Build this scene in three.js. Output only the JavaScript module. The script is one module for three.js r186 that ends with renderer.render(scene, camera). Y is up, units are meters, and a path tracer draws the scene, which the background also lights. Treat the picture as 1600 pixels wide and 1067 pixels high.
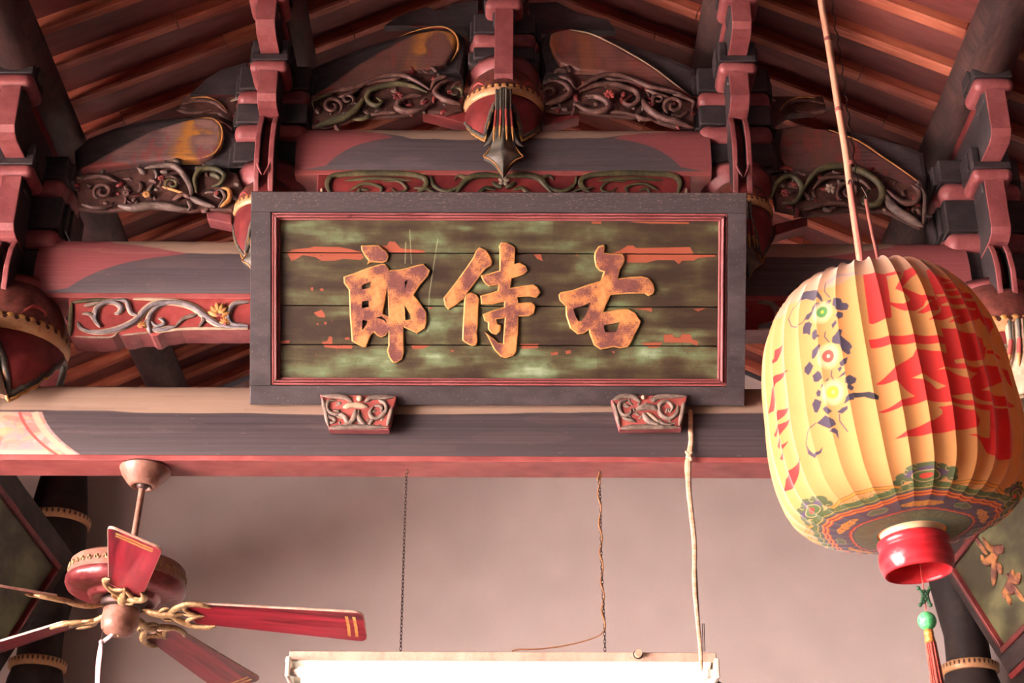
import * as THREE from 'three';
import { RoundedBoxGeometry } from 'three/addons/geometries/RoundedBoxGeometry.js';
import { mergeGeometries } from 'three/addons/utils/BufferGeometryUtils.js';
import { RectAreaLightUniformsLib } from 'three/addons/lights/RectAreaLightUniformsLib.js';

// ---------- camera, sky, sun, exposure ----------
const FOCAL = 2500, PITCH = 27.1 * Math.PI / 180, ROLL = 0.22 * Math.PI / 180, EYE = new THREE.Vector3(0, 1.6, 3.96);
const scene = new THREE.Scene();
const camera = new THREE.PerspectiveCamera(2 * Math.atan(533.5 / FOCAL) * 180 / Math.PI, 1600 / 1067, 0.05, 100);
camera.position.copy(EYE);
camera.rotation.order = 'YXZ';
camera.rotation.set(PITCH, 0, ROLL);
camera.focus = 4.3; camera.userData.fStop = 9;
const renderer = new THREE.WebGLRenderer();
renderer.toneMapping = THREE.LinearToneMapping;
renderer.toneMappingExposure = 2.6;
renderer.shadowMap.enabled = true;
RectAreaLightUniformsLib.init();
scene.background = new THREE.Color(0.60, 0.62, 0.66);           // hazy bright sky over the courtyard
scene.backgroundIntensity = 0.8;
const sun = new THREE.DirectionalLight(0xffeeee, 125);
sun.position.set(3.5, 12, -1); sun.target.position.set(-7, 0, 3.5);
sun.castShadow = true; sun.shadow.mapSize.set(2048, 2048);
Object.assign(sun.shadow.camera, { left: -14, right: 14, top: 14, bottom: -14, near: 0.5, far: 40 });
scene.add(sun, sun.target);

// ---------- measuring: the point where the sight line of a picture point meets a plane of the building ----------
const cosR = Math.cos(ROLL), sinR = Math.sin(ROLL), cosP = Math.cos(PITCH), sinP = Math.sin(PITCH);
function ray(px, py) {
  const u0 = px - 800, v0 = 533.5 - py, u = (u0 * cosR - v0 * sinR) / FOCAL, v = (u0 * sinR + v0 * cosR) / FOCAL;
  return new THREE.Vector3(u, v * cosP + sinP, v * sinP - cosP);
}
const at = (px, py, z) => { const r = ray(px, py); return r.multiplyScalar((z - EYE.z) / r.z).add(EYE); };
const onPlane = (px, py, point, normal) => { const r = ray(px, py); return r.multiplyScalar(point.clone().sub(EYE).dot(normal) / r.dot(normal)).add(EYE); };
const Y0 = EYE.y, AX = -0.027;          // heights below are above the eye; AX is the axis of the roof truss

// ---------- helpers ----------
function rng(seed) { let s = seed >>> 0; return () => { s = (s + 0x6d2b79f5) | 0; let t = Math.imul(s ^ (s >>> 15), 1 | s); t = (t + Math.imul(t ^ (t >>> 7), 61 | t)) ^ t; return ((t ^ (t >>> 14)) >>> 0) / 4294967296; }; }
const hash = (x, y, s) => { let h = Math.imul(x, 374761393) ^ Math.imul(y, 668265263) ^ Math.imul(s, 974634721); h = Math.imul(h ^ (h >>> 13), 1274126177); return ((h ^ (h >>> 16)) >>> 0) / 4294967296; };
const smooth = (t) => t * t * (3 - 2 * t), clamp = (v, a, b) => Math.min(b, Math.max(a, v)), mix = (a, b, t) => a + (b - a) * t;
function noise(x, y, px, py, s) {
  const xi = Math.floor(x), yi = Math.floor(y), fx = smooth(x - xi), fy = smooth(y - yi), w = (a, m) => ((a % m) + m) % m;
  const a = hash(w(xi, px), w(yi, py), s), b = hash(w(xi + 1, px), w(yi, py), s), c = hash(w(xi, px), w(yi + 1, py), s), d = hash(w(xi + 1, px), w(yi + 1, py), s);
  return mix(mix(a, b, fx), mix(c, d, fx), fy);
}
function fbm(u, v, fx, fy, s, oct = 4) { let a = 0.5, r = 0; for (let o = 0; o < oct; o++) { r += a * noise(u * fx, v * fy, fx, fy, s + o); fx *= 2; fy *= 2; a *= 0.5; } return r / (1 - Math.pow(0.5, oct)); }
const rgb = (hex) => [(hex >> 16) & 255, (hex >> 8) & 255, hex & 255];
function grainTexture({ size = 256, cols, fx = 4, fy = 4, seed = 1, contrast = 1.6, fleck, fleckAmount = 0.02, oct = 4, speckle = 0 }) {
  const d = new Uint8Array(size * size * 4), c = cols.map(rgb), f = fleck === undefined ? null : rgb(fleck), r = rng(seed * 77 + 5);
  for (let y = 0; y < size; y++) for (let x = 0; x < size; x++) {
    const u = x / size, v = y / size, n = clamp((fbm(u, v, fx, fy, seed, oct) - 0.5) * contrast + 0.5, 0, 0.999), m = (fbm(u, v, fx * 4, fy * 4, seed + 50, 2) - 0.5) * 22;
    const k = n * (c.length - 1), i = Math.floor(k), t = k - i, o = (y * size + x) * 4, speck = f && (speckle ? noise(u * speckle, v * speckle, speckle, speckle, seed + 70) + 0.7 * (n - 0.5) > 0.8 - fleckAmount : r() < fleckAmount * (0.3 + 1.4 * fbm(u, v, 6, 6, seed + 90, 2)));
    for (let j = 0; j < 3; j++) d[o + j] = clamp(speck ? mix(c[i][j], f[j], 0.7) : mix(c[i][j], c[i + 1][j], t) + m, 0, 255);
    d[o + 3] = 255;
  }
  const t = new THREE.DataTexture(d, size, size); t.colorSpace = THREE.SRGBColorSpace;
  t.wrapS = t.wrapT = THREE.RepeatWrapping; t.magFilter = THREE.LinearFilter; t.minFilter = THREE.LinearMipmapLinearFilter; t.generateMipmaps = true; t.needsUpdate = true;
  return t;
}
function bumpTexture(fx, fy, seed, oct = 4) {
  const size = 256, d = new Uint8Array(size * size * 4);
  for (let y = 0; y < size; y++) for (let x = 0; x < size; x++) { const g = 255 * fbm(x / size, y / size, fx, fy, seed, oct), o = (y * size + x) * 4; d[o] = d[o + 1] = d[o + 2] = g; d[o + 3] = 255; }
  const t = new THREE.DataTexture(d, size, size); t.wrapS = t.wrapT = THREE.RepeatWrapping; t.magFilter = THREE.LinearFilter; t.needsUpdate = true;
  return t;
}
const BUMP = { wood: bumpTexture(3, 40, 11), paint: bumpTexture(14, 14, 12), fine: bumpTexture(40, 40, 13) };
function surface({ tile = 0.5, rough = 0.6, bump = 'paint', bumpScale = 0.0012, ...o }, more = {}) {
  const map = grainTexture(o); map.repeat.set(1 / tile, 1 / tile);
  const b = BUMP[bump].clone(); b.repeat.set(1 / tile, 1 / tile); b.needsUpdate = true;
  return new THREE.MeshStandardMaterial({ map, bumpMap: b, bumpScale, roughness: rough, ...more });
}
function canvasTexture(w, h, draw) {
  const c = document.createElement('canvas'); c.width = w; c.height = h; const g = c.getContext('2d'); draw(g, w, h);
  const t = new THREE.CanvasTexture(c); t.colorSpace = THREE.SRGBColorSpace; t.anisotropy = 8; return t;
}
// flat uv in metres by the way each face looks
function boxUV(geo) {
  const g = geo.index ? geo.toNonIndexed() : geo, p = g.attributes.position, n = p.count, uv = new Float32Array(n * 2);
  const a = new THREE.Vector3(), b = new THREE.Vector3(), c = new THREE.Vector3(), e = new THREE.Vector3();
  for (let i = 0; i < n; i += 3) {
    a.fromBufferAttribute(p, i); b.fromBufferAttribute(p, i + 1); c.fromBufferAttribute(p, i + 2);
    e.subVectors(b, a).cross(c.sub(a)); const x = Math.abs(e.x), y = Math.abs(e.y), z = Math.abs(e.z);
    for (let j = i; j < i + 3; j++) {
      const X = p.getX(j), Y = p.getY(j), Z = p.getZ(j);
      if (z >= x && z >= y) { uv[j * 2] = X; uv[j * 2 + 1] = Y; } else if (y >= x) { uv[j * 2] = X; uv[j * 2 + 1] = Z; } else { uv[j * 2] = Z; uv[j * 2 + 1] = Y; }
    }
  }
  g.setAttribute('uv', new THREE.BufferAttribute(uv, 2));
  return g;
}
const counts = {};
const numbered = (n) => { const k = counts[n] = (counts[n] ?? -1) + 1; return k ? `${n}_${String(k).padStart(3, '0')}` : n; };
function part(name, geo, material, parent) {
  const list = Array.isArray(geo) ? geo : [geo];
  let g = list.length > 1 ? mergeGeometries(list.map((x) => (x.userData.ownUV ? (x.index ? x.toNonIndexed() : x) : boxUV(x)))) : list[0].userData.ownUV ? list[0] : boxUV(list[0]);
  const m = new THREE.Mesh(g, material); m.name = name; m.castShadow = m.receiveShadow = true;
  parent.add(m);
  return m;
}
function thing(name, label, category, group) {
  const o = new THREE.Group(); o.name = numbered(name); o.userData = { label, category };
  if (group) o.userData.group = group;
  scene.add(o); return o;
}
function setting(name, geo, material) {
  const m = part(name, geo, material, scene); m.userData.kind = 'structure'; return m;
}
// moves a thing's origin to the middle of its foot
function seat(o) {
  const b = new THREE.Box3().setFromObject(o), p = new THREE.Vector3((b.min.x + b.max.x) / 2, b.min.y, (b.min.z + b.max.z) / 2);
  for (const c of o.children) c.position.sub(p);
  o.position.add(p); return o;
}
const V2 = (a) => new THREE.Vector2(a[0], a[1]);
function shapeOf(pts, holes = []) { const s = new THREE.Shape(pts.map(V2)); for (const h of holes) s.holes.push(new THREE.Path(h.map(V2))); return s; }
// a plate of outline pts (x, y) from z0 to z1
function plate(pts, z0, z1, bevel = 0, holes) {
  const g = new THREE.ExtrudeGeometry(shapeOf(pts, holes), { depth: z1 - z0 - 2 * bevel, bevelEnabled: bevel > 0, bevelSize: bevel, bevelThickness: bevel, bevelOffset: -bevel, bevelSegments: 3, curveSegments: 6 });
  g.translate(0, 0, z0 + bevel); return g;
}
// a plate of outline pts (z, y), thickness t about x
function plateX(pts, x, t, bevel = 0) {
  const g = new THREE.ExtrudeGeometry(shapeOf(pts), { depth: t - 2 * bevel, bevelEnabled: bevel > 0, bevelSize: bevel, bevelThickness: bevel, bevelOffset: -bevel, bevelSegments: 2 });
  g.rotateY(-Math.PI / 2); g.translate(x + t / 2 - bevel, 0, 0); return g;
}
const box = (x0, x1, y0, y1, z0, z1, r = 0.004) => { const g = new RoundedBoxGeometry(x1 - x0, y1 - y0, z1 - z0, 2, Math.min(r, (x1 - x0) / 2.1, (y1 - y0) / 2.1, (z1 - z0) / 2.1)); g.translate((x0 + x1) / 2, (y0 + y1) / 2, (z0 + z1) / 2); return g; };
const tube = (pts, r, n = 24, k = 6) => new THREE.TubeGeometry(new THREE.CatmullRomCurve3(pts), n, r, k, false);
function lathe(profile, n = 40) { return new THREE.LatheGeometry(profile.map(V2), n); }
// a carved tendril: an oval section swept along points of one plane, width from radius(t), standing out by lift
function tendril(pts, r0, r1, { flat = 0.9, n = 0, k = 6, tip = 0.25, zs = 0 } = {}) {
  const curve = new THREE.CatmullRomCurve3(pts), N = n || Math.max(8, pts.length * 4), P = [], I = [], t3 = new THREE.Vector3(), side = new THREE.Vector3(), p = new THREE.Vector3();
  for (let i = 0; i <= N; i++) {
    const t = i / N; curve.getPoint(t, p); curve.getTangent(t, t3); side.set(-t3.y, t3.x, 0).normalize();
    const ease = Math.min(1, (t + 0.02) / tip, (1.02 - t) / tip), r = mix(r0, r1, t) * Math.sqrt(clamp(ease, 0.08, 1));
    for (let j = 0; j < k; j++) { const a = j / k * 2 * Math.PI, c = Math.cos(a) * r, s = Math.sin(a) * r * flat; P.push(p.x + side.x * c, p.y + side.y * c, p.z + s + zs); }
  }
  for (let i = 0; i < N; i++) for (let j = 0; j < k; j++) { const a = i * k + j, b = i * k + (j + 1) % k; I.push(a, b, a + k, b, b + k, a + k); }
  const g = new THREE.BufferGeometry(); g.setAttribute('position', new THREE.Float32BufferAttribute(P, 3)); g.setIndex(I); g.computeVertexNormals(); g.setAttribute('uv', new THREE.Float32BufferAttribute(new Float32Array(P.length / 3 * 2), 2));
  return g;
}
function blossom(c, r, petals, seed = 1) {
  const out = [], q = rng(seed);
  for (let i = 0; i < petals; i++) { const a = i / petals * 2 * Math.PI + q() * 0.3, s = new THREE.SphereGeometry(r * 0.42, 8, 6); s.scale(1.15, 0.8, 0.55); s.rotateZ(a); s.translate(c.x + Math.cos(a) * r * 0.55, c.y + Math.sin(a) * r * 0.55, c.z); out.push(s); }
  return out;
}
const knob = (c, r, z = 0.6) => { const s = new THREE.SphereGeometry(r, 10, 8); s.scale(1, 1, z); s.translate(c.x, c.y, c.z); return s; };
// picture points of a zoomed detail -> points of the plane z
const detail = (s, ox, oy) => (z, ...pts) => pts.map(([x, y]) => at(x / s + ox, y / s + oy, z));
const flipPx = (pts, axis = 786) => pts.map(([x, y]) => [2 * axis - x, y]);
// ---------- materials ----------
const MAT = {
  red: surface({ cols: [0x763d3f, 0x884a4b, 0x985858], fx: 5, fy: 5, seed: 3, contrast: 1.5, fleck: 0xc98f86, fleckAmount: 0.01, tile: 0.4, rough: 0.5 }),
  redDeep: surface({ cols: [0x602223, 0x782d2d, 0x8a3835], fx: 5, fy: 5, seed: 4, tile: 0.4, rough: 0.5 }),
  redBright: surface({ cols: [0x7e302f, 0x943e3a, 0xa44a45], fx: 5, fy: 5, seed: 5, tile: 0.35, rough: 0.55 }),
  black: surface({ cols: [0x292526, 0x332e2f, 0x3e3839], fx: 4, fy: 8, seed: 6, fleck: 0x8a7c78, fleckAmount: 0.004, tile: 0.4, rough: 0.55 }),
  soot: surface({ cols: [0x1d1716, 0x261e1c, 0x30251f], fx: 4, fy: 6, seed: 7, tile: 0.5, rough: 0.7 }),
  rafter: [0, 1, 2].map((i) => surface({ cols: [[0x8e4834, 0xa55840, 0xb4664c], [0x844030, 0x9a503c, 0xaa5e48], [0x944e38, 0xac6046, 0xbc7054]][i], fx: 3, fy: 24, seed: 20 + i, tile: 0.5, rough: 0.6, bump: 'wood' })),
  plank: [0, 1, 2].map((i) => surface({ cols: [[0x5e2f2b, 0x6e3833, 0x7c423b], [0x572b28, 0x67332f, 0x743d37], [0x64332f, 0x743d36, 0x80463f]][i], fx: 2, fy: 12, seed: 30 + i, tile: 0.7, rough: 0.65, bump: 'wood' })),
  purlin: surface({ cols: [0x2c1d1b, 0x3c2825, 0x4e3530], fx: 16, fy: 3, seed: 8, tile: 0.5, rough: 0.65, fleck: 0x8a6458, fleckAmount: 0.01 }),
  plaster: surface({ cols: [0xdad0ca, 0xe3dad3, 0xe9e0da], fx: 3, fy: 3, seed: 9, contrast: 1.3, tile: 2.2, size: 512, rough: 0.85, bumpScale: 0.002 }),
  sideWall: surface({ cols: [0x2a2220, 0x322825, 0x3a2f2b], fx: 3, fy: 3, seed: 10, tile: 2, rough: 0.85 }),
  paving: surface({ cols: [0xb5a49c, 0xc2b1a9, 0xcdbdb6], fx: 6, fy: 6, seed: 14, tile: 3, rough: 0.85 }),
  hallTile: surface({ cols: [0x2e211e, 0x362723, 0x3e2e29], fx: 6, fy: 6, seed: 55, tile: 1.2, rough: 0.7 }),
  limewash: surface({ cols: [0xdccfc9, 0xe4d8d2, 0xece2dc], fx: 4, fy: 4, seed: 15, tile: 3, rough: 0.9 }),
  tanDust: surface({ cols: [0x7d6a5a, 0x928070, 0xa69484], fx: 3, fy: 10, seed: 16, tile: 0.6, rough: 0.8 }),
  vine: surface({ cols: [0x77705f, 0x968b79, 0xb0a28e], fx: 8, fy: 8, seed: 17, tile: 0.15, rough: 0.55, fleck: 0xc8a56a, fleckAmount: 0.05 }),
  vineGrey: surface({ cols: [0x453a36, 0x62554e, 0x7c6e64], fx: 8, fy: 8, seed: 56, tile: 0.15, rough: 0.5, fleck: 0x8f4a3a, fleckAmount: 0.05 }),
  vineMid: surface({ cols: [0x5c514a, 0x776a60, 0x918477], fx: 8, fy: 8, seed: 57, tile: 0.12, rough: 0.55, fleck: 0xb08a5a, fleckAmount: 0.05 }),
  vineBlue: surface({ cols: [0x5e5a5c, 0x787376, 0x908a8c], fx: 8, fy: 8, seed: 58, tile: 0.12, rough: 0.55 }),
  redSoft: surface({ cols: [0x8a4644, 0x9c5350, 0xab605c], fx: 4, fy: 6, seed: 65, tile: 0.5, rough: 0.5 }),
  redPink: surface({ cols: [0x8e4540, 0xa4544c, 0xb46258], fx: 5, fy: 5, seed: 59, tile: 0.3, rough: 0.55 }),
  vineGreen: surface({ cols: [0x3a3a28, 0x4c4a32, 0x67603f], fx: 8, fy: 8, seed: 18, tile: 0.15, rough: 0.55 }),
  vineDark: surface({ cols: [0x3c2a26, 0x5a423b, 0x7a6157], fx: 8, fy: 8, seed: 19, tile: 0.15, rough: 0.5, fleck: 0x8f3a30, fleckAmount: 0.08 }),
  carveSlab: surface({ cols: [0x3c2620, 0x4c3029, 0x5e3d34], fx: 6, fy: 6, seed: 21, tile: 0.2, rough: 0.6 }),
  ochre: surface({ cols: [0x9a6a35, 0xb8854a, 0xcc9c60], fx: 8, fy: 8, seed: 22, tile: 0.12, rough: 0.5 }),
  cream: surface({ cols: [0xa08c74, 0xb4a086, 0xc4b298], fx: 8, fy: 8, seed: 23, tile: 0.2, rough: 0.6 }),
  gilt: surface({ cols: [0xa8773f, 0xc0904f, 0xd0a468], fx: 8, fy: 8, seed: 24, tile: 0.15, rough: 0.42, fleck: 0x5a3520, fleckAmount: 0.03 }, { metalness: 0.15 }),
  giltWorn: surface({ cols: [0xc08850, 0xb07848, 0x8a5844, 0x6e4444], fx: 5, fy: 5, seed: 25, contrast: 2.6, tile: 0.2, size: 512, rough: 0.5, fleck: 0x5c3434, fleckAmount: 0.16, oct: 6, speckle: 110 }),
  slate: surface({ cols: [0x332f30, 0x3c3738, 0x463f41], fx: 4, fy: 10, seed: 26, tile: 0.5, rough: 0.55, fleck: 0x8d7f7a, fleckAmount: 0.008 }),
  stripe: surface({ cols: [0x4a4a44, 0x5c5a50, 0x6e6a5c], fx: 3, fy: 12, seed: 27, tile: 0.2, rough: 0.45 }),
  melon: surface({ cols: [0x4e2a24, 0x643630, 0x7a463c], fx: 8, fy: 8, seed: 28, tile: 0.2, rough: 0.42, fleck: 0x8a7560, fleckAmount: 0.03 }),
  bladeWood: surface({ cols: [0x45101a, 0x741a26, 0x8e2634], fx: 2, fy: 22, contrast: 2.2, seed: 40, tile: 0.5, rough: 0.35, bump: 'wood', bumpScale: 0.0006 }),
  bladeEdge: surface({ cols: [0xb08a78, 0xc4a08c, 0xd2b2a0], fx: 8, fy: 8, seed: 41, tile: 0.2, rough: 0.7 }),
  bronze: surface({ cols: [0x7c5648, 0x8c6454, 0x9c7464], fx: 6, fy: 6, seed: 42, tile: 0.2, rough: 0.45 }, { metalness: 0.1 }),
  maroonMetal: surface({ cols: [0x6a2c30, 0x7c383a, 0x8c4646], fx: 6, fy: 6, seed: 43, tile: 0.2, rough: 0.3 }, { metalness: 0.2 }),
  antique: surface({ cols: [0x8c6e48, 0xa98a60, 0xc0a278], fx: 10, fy: 10, seed: 44, tile: 0.08, rough: 0.45, fleck: 0x5a4028, fleckAmount: 0.06 }, { metalness: 0.25 }),
  steel: new THREE.MeshStandardMaterial({ color: 0x5a4a46, roughness: 0.5, metalness: 0.6 }),
  enamel: surface({ cols: [0xb89c88, 0xc6ab96, 0xd2b9a5], fx: 10, fy: 4, seed: 45, tile: 0.4, rough: 0.5, fleck: 0x8a6a58, fleckAmount: 0.01 }),
  enamelWhite: surface({ cols: [0xddcfbd, 0xe6dac9, 0xeee4d6], fx: 6, fy: 6, seed: 46, tile: 0.4, rough: 0.45 }),
  tubeGlow: new THREE.MeshStandardMaterial({ color: 0xffffff, emissive: 0xfff6ec, emissiveIntensity: 1.1, roughness: 0.3 }),
  darkHole: new THREE.MeshStandardMaterial({ color: 0x120d0c, roughness: 0.9 }),
  raffia: surface({ cols: [0xc09a78, 0xd4b393, 0xe4c8aa], fx: 3, fy: 30, seed: 47, tile: 0.1, rough: 0.7 }),
  wire: new THREE.MeshStandardMaterial({ color: 0x9a6a40, roughness: 0.6 }),
  chain: new THREE.MeshStandardMaterial({ color: 0x4a3a34, roughness: 0.55, metalness: 0.5 }),
  ribbon: new THREE.MeshStandardMaterial({ color: 0xe0c4c8, roughness: 0.5 }),
  bamboo: surface({ cols: [0xa5705a, 0xbc8a70, 0xd0a287], fx: 30, fy: 3, seed: 48, tile: 0.3, rough: 0.45, fleck: 0x6a4436, fleckAmount: 0.02 }),
  rod: surface({ cols: [0x6e3a34, 0x804840, 0x96584c], fx: 20, fy: 3, seed: 49, tile: 0.2, rough: 0.5 }),
  lacquer: surface({ cols: [0xb81f2a, 0xc62a34, 0xd03a40], fx: 2, fy: 14, seed: 50, tile: 0.2, rough: 0.28 }),
  jade: surface({ cols: [0x3fae62, 0x56c478, 0x7ad894], fx: 6, fy: 6, seed: 51, tile: 0.03, rough: 0.3, fleck: 0x1f5a34, fleckAmount: 0.004 }),
  knotGreen: new THREE.MeshStandardMaterial({ color: 0x1f4a2c, roughness: 0.7 }),
  tasselRed: surface({ cols: [0x9a3a30, 0xb64a3c, 0xc85e4a], fx: 40, fy: 2, seed: 52, tile: 0.03, rough: 0.65 }),
  tasselGold: surface({ cols: [0xb06a2a, 0xc8823a, 0xdc9c50], fx: 4, fy: 30, seed: 53, tile: 0.04, rough: 0.4 }),
  woodDark: surface({ cols: [0x241c1a, 0x2e2523, 0x3a2f2c], fx: 3, fy: 12, seed: 54, tile: 0.5, rough: 0.7 }),
};
// ---------- the setting ----------
const ZB = -2.3, ZF = 1.5, roofAt = (dx) => Y0 + 3.545 - 0.48 * Math.abs(dx);
setting('floor', box(-3.4, 4.3, -0.1, 0, -2.6, 6.8, 0.01), MAT.hallTile);
setting('floor_courtyard', box(-7, -3.4, -0.1, 0, -2.6, 6.8, 0.01), MAT.paving);
{
  const g = plate([[AX - 3.2, 0], [AX + 2.5, 0], [AX + 2.5, roofAt(2.5)], [AX, roofAt(0)], [AX - 3.2, roofAt(3.2)]], ZB - 0.2, ZB);
  setting('wall_back', g, MAT.plaster);
}
setting('wall_left', box(AX - 3.4, AX - 3.2, 0, roofAt(3.2) + 0.05, ZB - 0.2, 0.2, 0.01), MAT.sideWall);
setting('wall_left_lintel', box(AX - 3.4, AX - 3.2, 3.3, roofAt(3.2) + 0.05, 0.2, ZF, 0.01), MAT.sideWall);
setting('wall_right', box(AX + 2.5, AX + 2.7, 0, roofAt(2.5) + 0.05, ZB - 0.2, ZF, 0.01), MAT.sideWall);
setting('wall_right_front', box(4.0, 4.3, 0, 3.7, ZF, 6.8, 0.01), MAT.sideWall);
setting('wall_right_return', box(AX + 2.5, 4.3, 0, 3.86, ZF, ZF + 0.12, 0.01), MAT.sideWall);
setting('wall_courtyard_left', box(-7.3, -7, 0, 5.5, 0.05, 6.8, 0.01), MAT.limewash);
setting('wall_courtyard_back', box(-7, AX - 3.4, 0, 3.5, 0.05, 0.2, 0.01), MAT.sideWall);
setting('wall_courtyard_front', box(-7, -3.4, 0, 5.5, 6.5, 6.8, 0.01), MAT.sideWall);
setting('wall_front_hall', box(-3.4, 4.3, 0, 3.7, 6.5, 6.8, 0.01), MAT.sideWall);
setting('roof_front_hall', box(-3.4, 4.3, 3.68, 3.86, 1.5, 6.8, 0.01), MAT.sideWall);
setting('wall_front_gable', plate([[AX - 3.2, 3.68], [AX + 2.75, 3.68], [AX + 2.75, 3.8], [AX, roofAt(-0.2)], [AX - 2.9, 3.75]], ZF, ZF + 0.12), MAT.sideWall);
const roof = new THREE.Group(); roof.name = 'ceiling'; roof.userData.kind = 'structure'; scene.add(roof);
{
  const r = rng(5), slope = Math.atan(0.48), len = 3.55, step = 0.177, zAxis = new THREE.Vector3(0, 0, 1);
  for (const s of [-1, 1]) {
    const lo = s > 0 ? 0 : -len, hi = s > 0 ? len : 0, turn = -s * slope;
    const place = (m, x, y, z) => { m.rotation.z = turn; m.position.set(x, y, z).applyAxisAngle(zAxis, turn).add(new THREE.Vector3(AX, roofAt(0), 0)); return m; };
    // thick tiled covering that keeps the daylight out
    place(part('roof_covering', box(lo, hi, 0.052, 0.14, ZB - 0.25, ZF + 0.05), MAT.plank[0], roof), 0, 0, 0);
    const cache = {};
    for (let k = 0, z = ZB + 0.06; z < ZF; k++, z += step) {
      place(part('roof_plank', box(lo, hi, 0.036, 0.054, 0.016, step - 0.016, 0.003), MAT.plank[(k * 7 + (s > 0 ? 1 : 0)) % 3], roof), 0, 0, z);
      let a = 0;
      while (a < len - 0.02) {
        const l = Math.min(z < 1.1 ? [0.42, 0.55, 0.68, 0.8][Math.floor(r() * 4)] : len, len - a), key = l.toFixed(3);
        const g = cache[key] ??= boxUV(plateRafter(l)); g.userData.ownUV = true;
        place(part('rafter', g, MAT.rafter[Math.floor(r() * 3)], roof), s > 0 ? a : -a - l, (r() - 0.5) * 0.003, z + (r() - 0.5) * 0.005);
        a += l;
      }
    }
  }
}
function plateRafter(l) {
  const g = new THREE.ExtrudeGeometry(shapeOf([[-0.02, 0.006], [-0.014, 0], [0.014, 0], [0.02, 0.006], [0.02, 0.037], [-0.02, 0.037]]), { depth: l - 0.003, bevelEnabled: false });
  g.rotateY(Math.PI / 2); return g;
}
// purlins along the hall
for (const [dx, h, label] of [[-1.368, 2.785, 'dark round purlin over the outermost bracket stack at the left edge'], [-0.679, 3.125, 'dark round purlin over the bracket stack left of the name board'], [0, 3.46, 'dark round ridge purlin over the central post'],
  [0.679, 3.125, 'dark round purlin over the bracket stack right of the name board'], [1.368, 2.785, 'thick brown purlin running back beside the outermost right bracket stack']]) {
  const t = thing('roof_purlin', label, 'beam');
  const g = new THREE.CylinderGeometry(0.078, 0.078, ZF - ZB, 28); g.rotateX(Math.PI / 2); g.translate(AX + dx, Y0 + h, (ZF + ZB) / 2);
  part('log', g, MAT.purlin, t); seat(t);
}
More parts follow.
